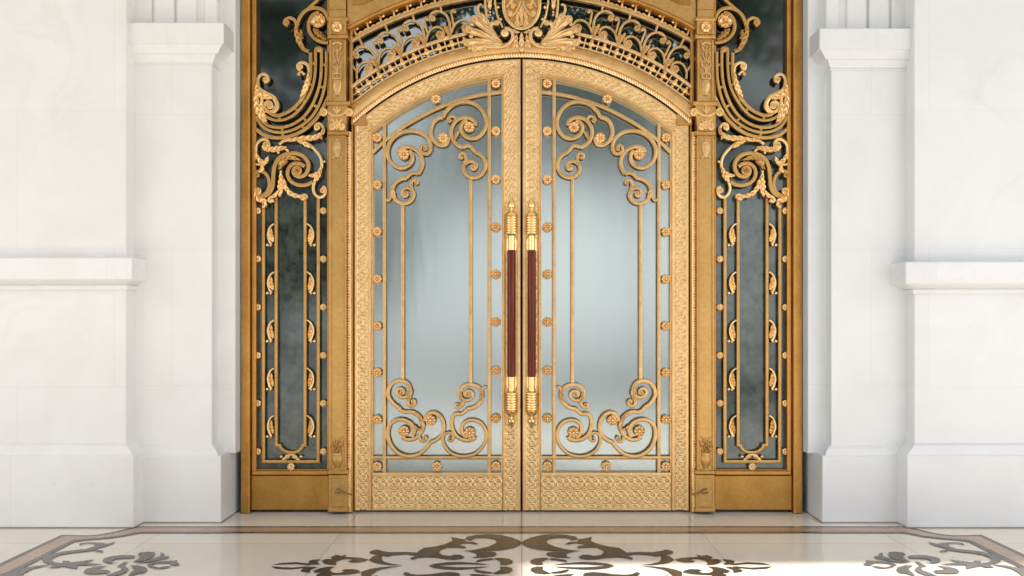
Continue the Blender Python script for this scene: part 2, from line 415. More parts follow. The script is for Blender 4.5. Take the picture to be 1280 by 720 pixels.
# ================================================================== DOOR LEAF
def build_leaf():
    root = thing('door_leaf', 'x', 'door', (WX(547), 0, 0), 'pair of gilded glass door leaves')
    C = (652, 379)
    # ---- carved frame
    fr = MB()
    TL = 17.5 * PX
    def stile(c0, c1, ledge_in_b=True):
        def h(u, v, w):
            if v < c0 - .03 or v > c1 + .03:
                e = min(v, 1 - v)
                hh = .010
                # sunk bead on the glass side
                if v > .93: hh = -.006
                elif v > .86: hh = .004
                if v < .03: hh = .004
                return hh
            t = (v - c0) / (c1 - c0) * 2 - 1
            t = max(-1, min(1, t))
            return .0015 + AMP * tilepat(t, ((u / TL) % 1) * 2 - 1) if 0 < (v - c0) and v < c1 else .009
        return h
    # outer edge A, inner (glass) edge B; corners mitred
    xs = [466 + (627 - 466) * i / 40 for i in range(41)]
    top_in = [(x, C[1] - sqrt(282 ** 2 - (x - C[0]) ** 2)) for x in xs]
    xo = [443 + (650.9 - 443) * i / 40 for i in range(41)]
    top_out = [(x, C[1] - sqrt(305 ** 2 - (x - C[0]) ** 2)) for x in xo]
    patch(fr, [(443, 637.5), top_out[0]], [(466, 637.5), top_in[0]], 0, stile(.2, .76), nv=28)
    patch(fr, top_out, top_in, 0, stile(.2, .76), nv=28)
    patch(fr, [top_out[-1], (650.9, 637.5)], [top_in[-1], (627, 637.5)], 0, stile(.22, .80), nv=28)
    o = fr.build('carved_frame', M['leaf_gold'], root)
    kp = MB()
    def kick(u, v, w):
        y = 590.5 + v * 47; x = u / PX
        if y < 594.6 or y > 634: return .010
        a = ((x / 17.98) % 1) * 2 - 1; b_ = (((y - 594.6) / 17.6) % 1) * 2 - 1
        return .0015 + AMP * tilepat(a, b_)
    patch(kp, [(465.6, 590.6), (627.4, 590.6)], [(465.6, 637.4), (627.4, 637.4)], 0, kick, du=.0048, nv=62)
    kp.build('kick_panel', M['leaf_gold'], root)
    gl = MB()
    plate(gl, [(464, 592)] + [(x, y - 2) for x, y in top_in] + [(629, 592)], .046, .058)
    gl.build('glass_pane', M['glass_door'], root, smooth=0)
    # ---- straight bars
    Yg = .030
    def one(pts, w, **k):
        b_ = MB(); bar(b_, pts, w, Yg, .024, smooth=False, **k); b_.build('grille_bar', M['scroll_gold'], root)
    def ytop(x): return C[1] - sqrt(282 ** 2 - (x - C[0]) ** 2)
    one([(481, ytop(481) - 1), (481, 590)], 4.4); one([(611.6, ytop(611.6) - 1), (611.6, 590)], 4.4)
    one([(466, 571.6), (627, 571.6)], 4.4)
    a_ = arc(652, 379, 264.5, 44.7, 5.4, 24); one(a_, 4.6)
    one([(503.7, 254), (503.7, 476)], 4.4); one([(588.6, 222), (588.6, 481)], 4.4)
    # ---- scrolls
    Ys = .026
    def scroll(strokes, leaves=(), pearls=()):
        b_ = MB()
        for s in strokes:
            bar(b_, s[1], s[0], Ys, .026)
        for l in leaves: leaf(b_, l[1], l[0], Ys - .012, .022, l[2] if len(l) > 2 else 3)
        for q in pearls: disc(b_, q[0], q[1], q[2], Ys - .008, .026, 'coil')
        return b_.build('scroll', M['scroll_gold'], root)
    W5 = 5.0
    scroll([(W5, [(554, 147.5), (558, 140), (565, 133), (574, 128.8), (584, 128), (594, 131), (602, 138), (607, 148), (607.8, 157), (605, 165), (599, 171.5), (591, 174), (583, 172), (578, 167), (576.2, 160), (579, 154), (584.5, 151.5)]),
            (W5, [(594.5, 158), (593.5, 152.5), (585, 148), (577, 148.5), (570, 152.5), (565.3, 160), (564.3, 168), (567, 176.5), (573, 182.5), (578.5, 185.3)]),
            (4.6, [(578.5, 185.3), (583, 183), (588, 183.5), (591.5, 187.5), (594.5, 191)]),
            (W5, [(594.5, 191), (601, 194.5), (605.5, 200), (607.2, 207), (605.5, 214), (601, 219.5), (594, 222.3), (587, 221.5), (581.5, 217), (579.7, 211), (582, 205), (587, 202)]),
            ((4.6, 3.4), [(587, 202), (592.5, 203), (595.8, 207), (594.5, 211.5), (591, 212.5), (588.8, 210)]),
            ((4.4, 3.0), [(582, 205), (582.6, 199), (581.5, 194), (578.3, 192.2), (575, 194), (574.6, 197.5), (577, 198.4)]),
            ((3.6, 3.2), [(570, 150.5), (568.5, 147), (565, 146.2), (561.5, 148), (560.3, 151), (562, 153.2)])],
           [(5, [(567, 177), (570, 171), (574, 164)], 3), (5, [(581, 211), (581, 206), (583, 198)], 3)], [(591.5, 208.8, 3), (577, 197.6, 2.2), (562, 151.6, 2.6)])
    scroll([(W5, [(554, 147.5), (549, 148.2), (543.5, 152), (539.7, 159), (538.8, 167), (541.5, 175), (546, 180), (551.5, 182), (557, 181.3), (560.2, 177), (560.3, 172)])])
    scroll([((3.2, W5), [(533, 184.6), (530, 182), (526.6, 184.5), (526.8, 189.5), (531, 193), (536, 191.6), (539, 186)]),
            (W5, [(539, 186), (538, 179), (534, 172.5), (527, 167), (518, 164.4), (508, 164.6), (499, 168), (491, 174.5), (486, 183), (485, 193), (488, 202), (495, 208.3), (503, 210.5), (511, 207.7), (515.7, 201), (515.7, 194), (512, 188.5)]),
            (W5, [(498, 191), (500, 187), (505, 184.5), (513, 184.6), (521, 188.5), (526.5, 195), (528.6, 203), (527, 211), (523, 218)]),
            (4.6, [(523, 218), (518, 216.5), (513, 218.5), (509, 223)]),
            (W5, [(509, 223), (502, 224.5), (495, 229), (491.3, 236), (491.3, 243), (495, 250), (501, 254), (509, 254), (515, 250), (517.6, 243), (515, 237)]),
            ((4.6, 3.2), [(515.5, 238), (510, 235.2), (504.8, 237), (503, 242), (506, 246), (509.6, 244.4), (508.7, 241)]),
            ((4.4, 3.0), [(516, 239), (514.5, 231), (516.8, 226), (520.5, 225.5), (522.5, 228.8), (520, 230.3)]),
            ((3.6, 3), [(490, 240), (488.6, 247.5), (485.5, 251.2), (482.8, 249.5)])],
           [(5.5, [(491.5, 230), (491, 238), (495, 249)], 3), (5, [(517, 244), (515, 237), (515, 230)], 3)], [(532, 186.5, 2.8), (508, 242, 2.8), (520.5, 229, 2.2)])
    # bottom
    scroll([(W5, [(513, 489), (511, 481), (506, 476.7), (499, 475.7), (491.5, 478.5), (486.7, 485), (485.6, 493), (488.5, 500), (493.5, 505.5), (499, 509)]),
            (4.8, [(499, 509), (501.3, 512.5), (507, 514.8), (514, 514)]),
            (W5, [(514, 514), (520, 517), (525.5, 522), (529, 530), (528, 537), (524, 544), (517, 548.7), (509, 549), (503, 546)]),
            ((5.2, 3.2), [(511.5, 494), (508, 496), (503, 496.3), (498, 493.5), (496.4, 489), (499.8, 485.3), (504.5, 486.8), (505.3, 491), (503, 492.3)]),
            ((5.2, 3.4), [(512.5, 488), (512.3, 496), (510, 503), (513, 507), (517, 506.6), (519, 503), (517, 500), (514.6, 501.6)]),
            ((3.8, 3), [(524, 545.5), (527, 550.6), (531, 551.5), (533.6, 548), (531.5, 545)])],
           [(6.5, [(508, 478), (513, 488), (509.5, 503)], 3), (5.5, [(519, 516), (526, 524), (528, 538)], 3), (4.5, [(528, 537), (522, 536), (518, 531)], 2)],
           [(502.5, 490.8, 2.8), (516.4, 503.2, 2.4), (530.8, 548, 2.6)])
    scroll([(W5, [(515.5, 546), (518.3, 538), (515, 530.5), (509, 526), (501, 524), (493.5, 526), (487.7, 531), (485.2, 539), (486, 549), (490, 558), (497, 565.3), (507, 569.7), (517, 569.7), (526, 566.3), (533, 560), (538, 553)]),
            (W5, [(538, 553), (545, 550), (552, 544), (555, 536), (554, 527), (550, 520), (544, 516), (538, 516), (533, 520), (531.5, 526)])])
    scroll([((3.2, W5), [(563, 546), (560.5, 549), (564, 551), (567, 547.3), (565, 542), (560, 540.6), (555, 544), (554, 552), (557.5, 560), (564, 566), (573, 569.7), (583, 570), (593, 567.3), (601, 561), (606, 553), (608, 544), (606, 535), (601, 528.5), (593, 525), (585, 525.6), (579, 530), (577, 537), (579.7, 543.5), (584, 547)]),
            (W5, [(594, 545.5), (592, 548.5), (585, 550.2), (577, 548.6), (570, 544), (565.7, 536), (564.6, 527), (567, 520), (571, 516.6)]),
            (4.8, [(571, 516.6), (576, 517.5), (580.5, 515), (584, 511)]),
            (W5, [(584, 511), (591, 509.6), (597, 506), (601.7, 500), (603, 493), (601, 487), (596, 482.7), (589, 480.7), (581, 481.7), (576.2, 486.5), (574.7, 493), (577, 499.5)]),
            ((5, 3.2), [(577, 498.5), (580.5, 499.9), (586, 500), (590.5, 496.5), (590.7, 491), (585.7, 488), (581.2, 491), (582, 494.6), (585, 493.3)]),
            ((5, 3.2), [(577, 497), (578.7, 503.5), (575, 508.8), (571, 508.8), (570, 505.6), (572.6, 504.8)]),
            ((3.4, 3), [(602.5, 488), (604.5, 484), (608.5, 483.4)])],
           [(6, [(599, 484), (602.5, 493), (599, 503)], 3), (5.5, [(575, 488), (576.5, 496), (579, 503)], 3)], [(584.6, 492.4, 3), (572.3, 506.3, 2.6)])
    # ---- rosettes
    ys = [173, 231.3, 290, 349, 407.5, 465.5, 524, 582]
    ros = [(472.2, y) for y in ys] + [(545.3, 125)] + [(620, y) for y in (106, 165, 225, 284, 343, 402.5, 463, 522.5, 581.5)] + [(546.5, 582)]
    ros += [(586.6, 159.8, 7), (554, 173.2, 6.8), (505.2, 193.5, 7.2), (505.3, 538.5, 7.2), (538.6, 525, 7), (587.2, 540.5, 7.3)]
    for q in ros:
        b_ = MB(); r = q[2] if len(q) > 2 else 6.1
        disc(b_, q[0], q[1], r, .034 if len(q) < 3 else .024, .042 if len(q) < 3 else .034, 'rosette', 48)
        b_.build('rosette', M['rosette_gold'], root)
    # ---- pull handle
    Yh = -.085; cx = WX(639.4, Yh)
    def Z(y): return WZ(y, Yh)
    k = PX * sc(Yh)
    grip = MB()
    grip.lathe([(4.9 * k, Z(471)), (5.3 * k, Z(468)), (5.4 * k, Z(392)), (5.3 * k, Z(315)), (4.9 * k, Z(313))], cx, Yh, 0, 28)
    hd = grip.build('pull_handle', M['wood'], root, smooth=30)
    def ribbed(flip):
        def yy(y): return y if not flip else 783.5 - y
        P = [(0.2, 247), (1.8, 249.5), (3.8, 253.5), (4.7, 256.5), (4.0, 259), (1.7, 260.4), (1.6, 262), (2.4, 263), (4.8, 264.5), (7.8, 268.5), (8.1, 269.7), (6.4, 270.6)]
        y = 271
        while y < 290.5:
            P += [(6.0, y), (7.7, y + .7), (7.9, y + 1.5), (7.7, y + 2.2), (6.0, y + 2.9)]; y += 3.2
        P += [(6.2, 292.5), (4.8, 294), (4.1, 295), (4.0, 305), (4.1, 312.3), (4.8, 313.2)]
        return [(r * k, Z(yy(y_))) for r, y_ in P]
    for flip, yb in ((False, 305), (True, 478.5)):
        hb = MB(); P_ = ribbed(flip)
        hb.lathe(P_ if flip else P_[::-1], cx, Yh, 0, 32)
        hb.build('handle_end', M['brass'], hd, smooth=30)
        br = MB(); zz = Z(yb); r = 2.8 * k
        br.bev(cx - r, cx + r, Yh + .012, -.010, zz - r, zz + r, .003)
        br.build('bracket', M['brass'], hd)
    # back plates with small ears
    for y0, y1 in ((296, 315), (468, 487)):
        bp = MB()
        plate(bp, [(633.5, y0 + 3), (636, y0), (643, y0), (645.5, y0 + 3), (646, (y0 + y1) / 2), (645.5, y1 - 3), (643, y1), (636, y1), (633.5, y1 - 3), (633, (y0 + y1) / 2)], -.016, -.006)
        bp.build('back_plate', M['brass'], hd)
    return root
leafL = build_leaf()
leafL['label'] = 'left door leaf, carved gold frame and scrolled grille over frosted glass'

# ================================================================== SIDELIGHT
def build_side():
    root = thing('sidelight', 'x', 'side window', (WX(365), 0, 0), 'gilded side windows flanking the doors')
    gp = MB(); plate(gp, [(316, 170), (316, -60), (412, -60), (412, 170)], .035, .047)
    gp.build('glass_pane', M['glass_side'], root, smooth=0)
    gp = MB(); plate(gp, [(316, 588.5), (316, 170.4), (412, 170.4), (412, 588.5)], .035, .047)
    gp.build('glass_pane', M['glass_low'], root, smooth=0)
    pf = MB()
    pbox(pf, 314.4, 320, -60, 590, -.02, .06, .004)          # moulding beside the jamb
    pbox(pf, 317.5, 321.3, -60, 589, .005, .06, .003)
    pbox(pf, 408.6, 411.5, -60, 589, .0, .06, .003)
    pbox(pf, 319, 410, 586.4, 589, .003, .06, .003)
    pbox(pf, 314.4, 411.2, 588.6, 594, -.03, .06, .006)
    pf.build('panel_frame', M['bronze'], root)
    kp = MB(); pbox(kp, 313.6, 411.2, 594.2, 637.8, -.024, .06, .006)
    kp.build('kick_panel', M['bronze_panel'], root)
    Yg = .018
    def one(pts, w, smooth=False):
        b_ = MB(); bar(b_, pts, w, Yg, .022, smooth=smooth); b_.build('grille_bar', M['post_gold'], root)
    one([(330.2, 248), (330.2, 576.5), (398.6, 576.5), (398.6, 247)], 4.2)
    one([(346.1, 246), (346.1, 556.2), (350.6, 556.2), (351.2, 559), (356, 563.2), (361, 565), (365, 565.4), (369.5, 565), (374.5, 563.2), (378.6, 559), (379.2, 556.2), (382.2, 556.2), (382.2, 248)], 4.0)
    for y in (264, 324, 384, 444, 503.6, 563.6):
        for x in (323.6, 405.2):
            b_ = MB(); disc(b_, x, y, 4.4, .026, .034, 'rosette', 24, 8); b_.build('rosette', M['rosette_gold'], root)
    b_ = MB(); disc(b_, 364.9, 582.6, 4.8, .018, .034, 'rosette', 24, 8); b_.build('rosette', M['rosette_gold'], root)
    # crescent leaves between the bars
    for y in (294, 354, 414, 474, 533):
        for m in (1, -1):
            b_ = MB()
            X = lambda x: x if m == 1 else 728.4 - x
            bar(b_, [(X(344), y - 14), (X(339.5), y - 11), (X(336.6), y - 5), (X(336), y + 1), (X(338), y + 8), (X(340.5), y + 12)], (2.0, 3.4), Yg - .002, .026)
            leaf(b_, [(X(340), y - 8), (X(339.5), y), (X(342), y + 9)], 7.0, Yg - .012, .026, 4)
            pearl(b_, X(334.8), y + 12.4, 2.0, Yg - .002, .022); pearl(b_, X(338.8), y + 13, 1.4, Yg - .002, .018)
            b_.build('leaf_ornament', M['orn_gold'], root)
    b_ = MB()
    for m in (1, -1):
        X = lambda x: x if m == 1 else 729.4 - x
        pearl(b_, X(352.3), 570.5, 2.0, Yg, .024)
        bar(b_, [(X(364.7), 568), (X(360), 569), (X(357), 572.5), (X(354.5), 574.5)], (2.4, 3.4), Yg, .022)
        leaf(b_, [(X(364), 569), (X(360), 571.5), (X(356), 574)], 4, Yg - .01, .02, 2)
    b_.build('leaf_ornament', M['orn_gold'], root)
    # ---- upper lyre of five bands
    Yb = .0
    B1 = [(389, 67), (389.2, 82), (388.6, 95), (386.2, 107), (381.5, 119), (375.5, 128), (367.5, 136.3), (358.5, 142), (350, 145), (343, 144.4), (337, 141)]
    B2 = [(395.2, 64), (395.3, 82), (394.2, 97), (391.3, 110), (386.5, 121), (380, 131.5), (373.5, 139.6), (365.5, 146.2), (355, 150.6), (345, 151), (337, 148.5), (331, 144)]
    B3 = [(402.6, 64), (402.6, 84), (401.5, 100), (398.3, 114), (393.5, 127), (387.5, 138), (379.5, 147.5), (368, 155.5), (356, 159.6), (345, 160), (335, 157), (328, 151), (325, 145)]
    B4 = [(408.8, 66), (408.8, 84), (408, 100), (405, 116), (400.5, 130), (394, 142), (386, 151.5), (373, 160.4), (361, 165), (350, 166.3), (339, 164.4), (330, 159.5), (324, 152.5), (321.3, 146)]
    B5 = [(412, 121), (404.5, 136), (397.5, 147.5), (390, 155.5), (380.5, 163.4), (368, 169.6), (356, 172.4), (343, 172.6), (331, 169.6), (321, 162)]
    for P, w in ((B1, 4.7), (B2, 3.8), (B3, 4.0), (B4, 3.9), (B5, 4.9)):
        b_ = MB(); bar(b_, P, w, Yb, .024); b_.build('curved_band', M['post_gold'], root)
        def dens(P): return crom(P, 8)
    def tie(Pa, Pb, pts):
        A_, B_ = dens(Pa), dens(Pb)
        for (x, y) in pts:
            a = min(A_, key=lambda q: hypot(q[0] - x, q[1] - y)); b2 = min(B_, key=lambda q: hypot(q[0] - a[0], q[1] - a[1]))
            ties = MB(); bar(ties, [a, ((a[0] + b2[0]) / 2, (a[1] + b2[1]) / 2), b2], 3.4, Yb, .018); ties.build('band_tie', M['post_gold'], root)
    T = [(389, 81), (386.5, 106), (379, 125), (369, 136), (350, 145.5)]
    tie(B1, B2, T); tie(B3, B4, [(402.6, 81), (399, 108), (392, 131), (380, 148), (353, 160)])
    tie(B4, B5, [(378, 158), (354, 166)])
    ties = MB(); bar(ties, [(395.2, 65), (396, 62), (399, 60.6), (402, 62), (402.6, 65)], 4.0, Yb, .024)
    disc(ties, 399, 62, 4.0, Yb - .012, .018, 'dome', 20)
    ties.build('band_end', M['post_gold'], root)
    def orn(strokes, leaves=(), bosses=(), mat='orn_gold', name='scroll', Y=.004):
        b_ = MB()
        for s in strokes: bar(b_, s[1], s[0], Y, .028)
        for l in leaves: leaf(b_, l[1], l[0], Y - .014, l[3] if len(l) > 3 else .034, l[2] if len(l) > 2 else 4)
        for q in bosses: disc(b_, q[0], q[1], q[2], Y - .012, .03, q[3] if len(q) > 3 else 'coil', 28)
        return b_.build(name, M[mat], root)
    # top scroll with large rosette
    orn([(4.8, [(387, 66), (380, 62), (375.5, 56), (373, 48), (371, 40), (373, 31), (377, 21.5), (383, 15), (390, 12), (397, 11.6), (404, 14), (409, 19.5), (411.5, 26)]),
         (4.2, [(384.5, 14), (391, 8), (398, 1.5), (403, -6), (405, -18)]),
         ((4.4, 3.4), [(372.5, 36), (370, 27.5), (364, 23.8), (358.3, 25.6), (356.4, 30.5), (361, 34)]),
         (4.8, [(411, 54.5), (402, 53.3), (394, 49), (388.5, 42), (386.6, 34), (388.5, 25.5), (393, 19.5), (400, 17)])],
        [(8, [(371.5, 32), (372, 43), (376, 55), (383, 64)], 5), (9, [(409, 51), (401, 45), (392, 37)], 4), (5, [(381, 50), (378, 47), (377, 38)], 3)],
        [(360, 29.5, 3)], 'post_gold')
    b_ = MB(); disc(b_, 398.2, 26.8, 9.8, .002, .036, 'rosette', 40, 12); b_.build('rosette', M['rosette_gold'], root)
    orn([((4.6, 3.4), [(388, 92), (387, 85), (383, 80.6), (377, 79.7), (373, 83), (374.5, 88), (377, 87)]),
         ((3.4, 2.6), [(382, 95), (377.5, 90.7), (374, 94)])],
        [(8, [(386.5, 92), (385.5, 102), (382.5, 112), (376, 123)], 5)], [(376.6, 84.4, 3.2), (374.6, 94, 2)])
    # left acanthus volute
    orn([((4.6, 3.2), [(324, 108), (323.4, 101), (326, 95.6), (331.5, 94), (336.2, 97.5), (336, 102.5), (331.8, 104.5)]),
         ((5.5, 6.0), [(323, 108), (327, 114), (334, 118), (342, 122), (347, 129), (347, 136), (343, 141)]),
         ((5.5, 3.5), [(346.5, 134), (342, 140.5), (335.5, 140), (331.7, 134.5), (334.2, 128.7), (340, 129.2), (341.5, 134)])],
        [(10, [(321.5, 106), (324, 117), (333, 121), (342, 124)], 5, .03), (9, [(322, 112), (321.5, 127), (325, 143), (333, 155)], 6), (7, [(329, 121), (328, 135), (331, 146), (335, 155)], 5)],
        [(338.5, 133, 4.2), (332.8, 100.5, 3.4)])
    # main spiral
    orn([(4.4, [(319.6, 221), (319.8, 217), (322, 215.3), (327, 214.6), (333, 217.5), (337, 224), (337.6, 233), (334.2, 241), (328, 245), (322, 244)]),
         (5.4, [(326, 247), (332, 245.6), (338, 241.5), (341.8, 234), (342.7, 223), (343.7, 212), (347.3, 202), (354, 195.4), (364, 192.4), (374, 193.2), (382, 197.7), (386.5, 205), (385.7, 214), (381, 220), (374, 221.4), (368.7, 217.5), (368.5, 212), (372.6, 209.6), (376.3, 212.5)]),
         (5.0, [(382, 209), (377, 205.6), (371, 204.7), (366, 206.5), (362, 211), (360.6, 218), (363, 225), (369, 230), (377, 232.3), (385, 231.4), (392, 228)])],
        [(7, [(349, 207), (355, 200), (365, 197.6), (377, 201)], 5), (6, [(349, 213), (354, 206), (361, 202)], 4)],
        [(372.6, 214, 5.6), (322.5, 219.3, 3.2)], 'post_gold')
    # right stem with acanthus
    orn([(3.8, [(350, 181), (357, 177), (368, 175.4), (380, 177.5), (389, 183), (396.5, 190), (401.5, 197), (403.3, 204), (402.7, 211), (399, 220), (394.5, 228), (392.6, 235), (394, 242), (399, 246.8), (404.5, 246), (408, 241.3), (407.6, 236), (404, 234)]),
         ((4.4, 3.4), [(402, 170), (405, 165.5), (404.7, 159.5), (400.5, 155.6), (396, 157), (395.3, 162), (398, 163)])],
        [(8, [(366, 174.5), (380, 173.5), (393, 173), (402, 168), (405, 160)], 6), (6.5, [(372, 177), (381, 180), (389, 186)], 3), (8, [(402.5, 209), (399.5, 218), (393, 229)], 4), (5.5, [(399, 215), (393, 219.5), (386, 220.5)], 3), (5, [(404, 176), (402, 173), (398, 170)], 2), (5, [(352, 178), (362, 176), (372, 177)], 3)],
        [(398, 160, 3.2), (404, 238.5, 3.2), (406.5, 202.8, 1.6, 'dome')])
    # left scroll and foliage
    orn([(4.0, [(321.4, 200), (321, 190), (322, 181.5), (327, 176), (333, 175), (337, 179), (336.8, 185), (332.3, 186.8), (329.6, 183)])],
        [(8.5, [(330, 188), (338, 188), (347, 187), (360, 184.5)], 5), (7, [(321.5, 192), (325, 200), (331, 204), (338, 199)], 4), (6, [(337, 196), (331, 205), (322, 207)], 3), (6, [(328, 203), (329, 210), (326, 217)], 3), (4, [(352, 187), (357, 186.5), (363, 191)], 2)],
        [(333, 181.5, 3.6), (349, 191.5, 1.8, 'dome'), (322, 206, 1.6, 'dome')])
    # hanging husk and swags
    orn([((3.0, 3.2), [(352, 214), (352.5, 219)]),
         ((3.6, 3), [(349, 240), (343, 245), (338.5, 247.6), (337, 251.4), (340.5, 253.6)]),
         ((3.4, 3), [(376, 249), (379, 244.5), (383.6, 244.4), (385, 248.4)])],
        [(9, [(352, 216), (352.3, 228), (351, 242), (350, 247)], 5), (7, [(356, 224), (359, 236), (366, 243.5), (378, 247), (385, 250)], 6), (5, [(350, 238), (345, 245), (339, 248)], 3), (6, [(352, 212), (353, 205), (357, 201)], 3)],
        [(379.4, 247.6, 3.4), (341, 251.4, 2.6, 'dome')])
    orn([], [(8, [(320, 240), (323, 248), (331, 252), (334, 259)], 4), (6, [(331, 246), (326, 247), (321, 243)], 3)], [(323.5, 239.5, 4.4), (330.5, 258.5, 2.4, 'dome')])
    return root
sideL = build_side()
sideL['label'] = 'left side window with dark glass, gold acanthus scrolls and thin bars'

# ================================================================== POST
def build_post():
    Y = -.085
    root = thing('door_post', 'x', 'post', (WX(424), 0, 0), 'gilded posts between the doors and side windows')
    sh = MB()
    pbox(sh, 410.6, 432.6, 169, 588, Y + .012, .06, .004)
    pbox(sh, 410.4, 413.6, 172, 588, Y, .0, .004); pbox(sh, 429.8, 432.8, 172, 588, Y, .0, .004)
    pbox(sh, 411.2, 432.2, 47, 128, Y + .012, .06, .004)
    pbox(sh, 411, 414.2, 49, 127, Y, .0, .004); pbox(sh, 428.8, 432, 49, 127, Y, .0, .004)
    pbox(sh, 411, 432, -60, 22, Y + .008, .06, .004)
    pbox(sh, 411, 432, 9.6, 11, Y - .003, .0, .001)
    sh.build('shaft', M['post_gold'], root)
    b_ = MB()
    pbox(b_, 408.6, 434.6, 588, 593.5, Y - .012, .06, .008); pbox(b_, 410.2, 434, 593.5, 640.2, Y - .004, .06, .004)
    pbox(b_, 413.5, 431, 598, 634, Y - .010, 0, .004); pbox(b_, 409.4, 434.6, 634.6, 640.3, Y - .012, .06, .006)
    b_.build('plinth_block', M['post_gold'], root)
    b_ = MB()
    pbox(b_, 408.8, 434.4, 20.5, 25.4, Y - .016, .06, .007); pbox(b_, 410.6, 432.6, 25.4, 43, Y - .004, .06, .004); pbox(b_, 408.8, 434.4, 42.6, 47.4, Y - .016, .06, .007)
    pbox(b_, 410.4, 414, 25.4, 43, Y - .012, 0, .003); pbox(b_, 429, 432.8, 25.4, 43, Y - .012, 0, .003)
    b_.build('collar', M['post_gold'], root)
    b_ = MB(); disc(b_, 421.6, 34.4, 7.2, Y, .024, 'rosette', 32, 12); b_.build('rosette', M['rosette_gold'], root)
    # capital
    c = MB()
    pbox(c, 406, 437, 126, 131.5, Y - .03, .06, .008); pbox(c, 409, 434.4, 131.5, 146, Y - .012, .06, .005)
    Yc = Y - .012
    c.taper((WX(411.4, Yc), WX(432, Yc), Yc + .004, .05), (WX(409.6, Yc), WX(434, Yc), Yc - .008, .05), WZ(163.5, Yc), WZ(144.5, Yc))
    pbox(c, 408.8, 434.6, 163.5, 168.5, Y - .016, .06, .006)
    cap = c.build('capital', M['post_gold'], root)
    for x in (405.4, 437.3):
        b_ = MB(); disc(b_, x, 141.2, 5.0, Y - .01, .034, 'coil', 28); b_.build('volute', M['orn_gold'], cap)
    b_ = MB()
    bar(b_, [(408, 138), (412, 142), (417, 144.5), (421.6, 145), (426, 144.5), (431, 142), (435, 138)], 3, Yc - .002, .016)
    for m in (1, -1):
        X = lambda x: 421.6 + m * x
        leaf(b_, [(X(0), 143), (X(2.5), 138), (X(5.5), 136)], 3.4, Yc, .014, 2)
        disc(b_, X(5.8), 158.6, 4.2, Yc - .002, .02, 'coil', 24)
        leaf(b_, [(X(1), 162), (X(3), 153), (X(8), 149)], 4, Yc - .002, .016, 3)
    leaf(b_, [(421.6, 143.5), (421.6, 138), (421.6, 132.5)], 4, Yc, .016, 2); leaf(b_, [(421.6, 163), (421.6, 156), (421.6, 148)], 5, Yc - .002, .018, 3)
    b_.build('leaf_relief', M['orn_gold'], cap)
    # shield under the capital
    Yr = Y + .012
    b_ = MB()
    plate(b_, [(417.3, 180), (419, 177.5), (421.6, 177), (424.3, 177.5), (426, 180), (427, 184), (426, 189), (424.3, 193), (426.5, 196.5), (422.5, 196), (421.6, 198), (420.6, 196), (416.8, 196.5), (419, 193), (417, 189), (416.2, 184)], Yr - .010, Yr)
    disc(b_, 421.6, 183, 3.6, Yr - .008, .008, 'dome', 20); pearl(b_, 421.6, 174.6, 1.7, Yr, .01)
    pearl(b_, 416.6, 197, 1.6, Yr, .012); pearl(b_, 427, 197, 1.6, Yr, .012)
    b_.build('shield_relief', M['scroll_gold'], root)
    # candelabrum relief in the upper panel
    b_ = MB()
    def urn(prof, x, yflat=.35):
        b_.lathe([(r * PX * sc(Yr), WZ(y, Yr)) for r, y in prof], WX(x, Yr), Yr, 0, 22, ys=yflat)
    urn([(1, 120.5), (4.2, 119.5), (4.6, 118.3), (2.2, 117.4), (2.8, 116), (5.0, 111), (5.8, 106), (5.6, 102.5), (4, 101.6), (4.4, 100.8), (1, 100.4)], 421.6)
    for m in (1, -1):
        X = lambda x: 421.6 + m * x
        bar(b_, [(X(0), 99), (X(5), 98), (X(5), 93), (X(1.5), 92), (X(.8), 86)], (2.2, 1.6), Yr, .012)
        bar(b_, [(X(.5), 86), (X(5), 83.5), (X(5.2), 79), (X(2.5), 77.5), (X(2.2), 80)], 1.9, Yr, .012)
        bar(b_, [(X(.8), 78), (X(3), 72), (X(5), 69), (X(3.4), 66)], 1.9, Yr, .012)
        leaf(b_, [(X(.5), 66), (X(3.5), 62), (X(5.5), 57)], 3.6, Yr, .014, 3)
        pearl(b_, X(4.6), 55, 2, Yr, .014); pearl(b_, X(1.7), 53.5, 1.9, Yr, .014)
    leaf(b_, [(421.6, 100), (421.6, 88), (421.6, 77)], 2.8, Yr, .012, 4); leaf(b_, [(421.6, 77), (421.6, 68), (421.6, 57)], 4, Yr, .016, 4)
    b_.build('urn_relief', M['scroll_gold'], root)
    # urn with flowers near the foot
    b_ = MB()
    urn([(1, 591), (5.8, 590.4), (6.2, 587.5), (5.6, 586), (3, 585), (3.2, 583.6), (5.2, 580.5), (6.3, 576), (6.2, 573), (5.4, 571.8), (5.6, 569), (5.9, 567.4), (4.6, 566), (1, 565.6)], 421.8)
    for (x, y, r) in ((417.5, 564, 2.1), (421.5, 563, 2.2), (425.8, 564, 2.1), (419, 559.6, 2.2), (423.8, 559.4, 2.2), (416.3, 557.5, 1.8), (427, 557, 1.8), (421.4, 555.5, 2.1), (418.3, 552.3, 1.7), (424.8, 552, 1.7)):
        disc(b_, x, y, r, Yr, .016, 'rosette', 14, 5)
    for pts in ([(419, 552), (417.5, 548), (416, 545.5)], [(424, 552), (425.5, 548), (427.5, 545)], [(421.6, 554), (421.8, 549), (421.6, 546)], [(416.5, 557), (414.8, 553), (414.6, 550)], [(427, 557), (428.6, 553), (428.8, 550)]):
        leaf(b_, pts, 2.6, Yr, .01, 2)
    b_.build('flower_urn_relief', M['post_gold'], root)
    # beaded moulding along the door side
    b_ = MB()
    per = 3.4 * PX
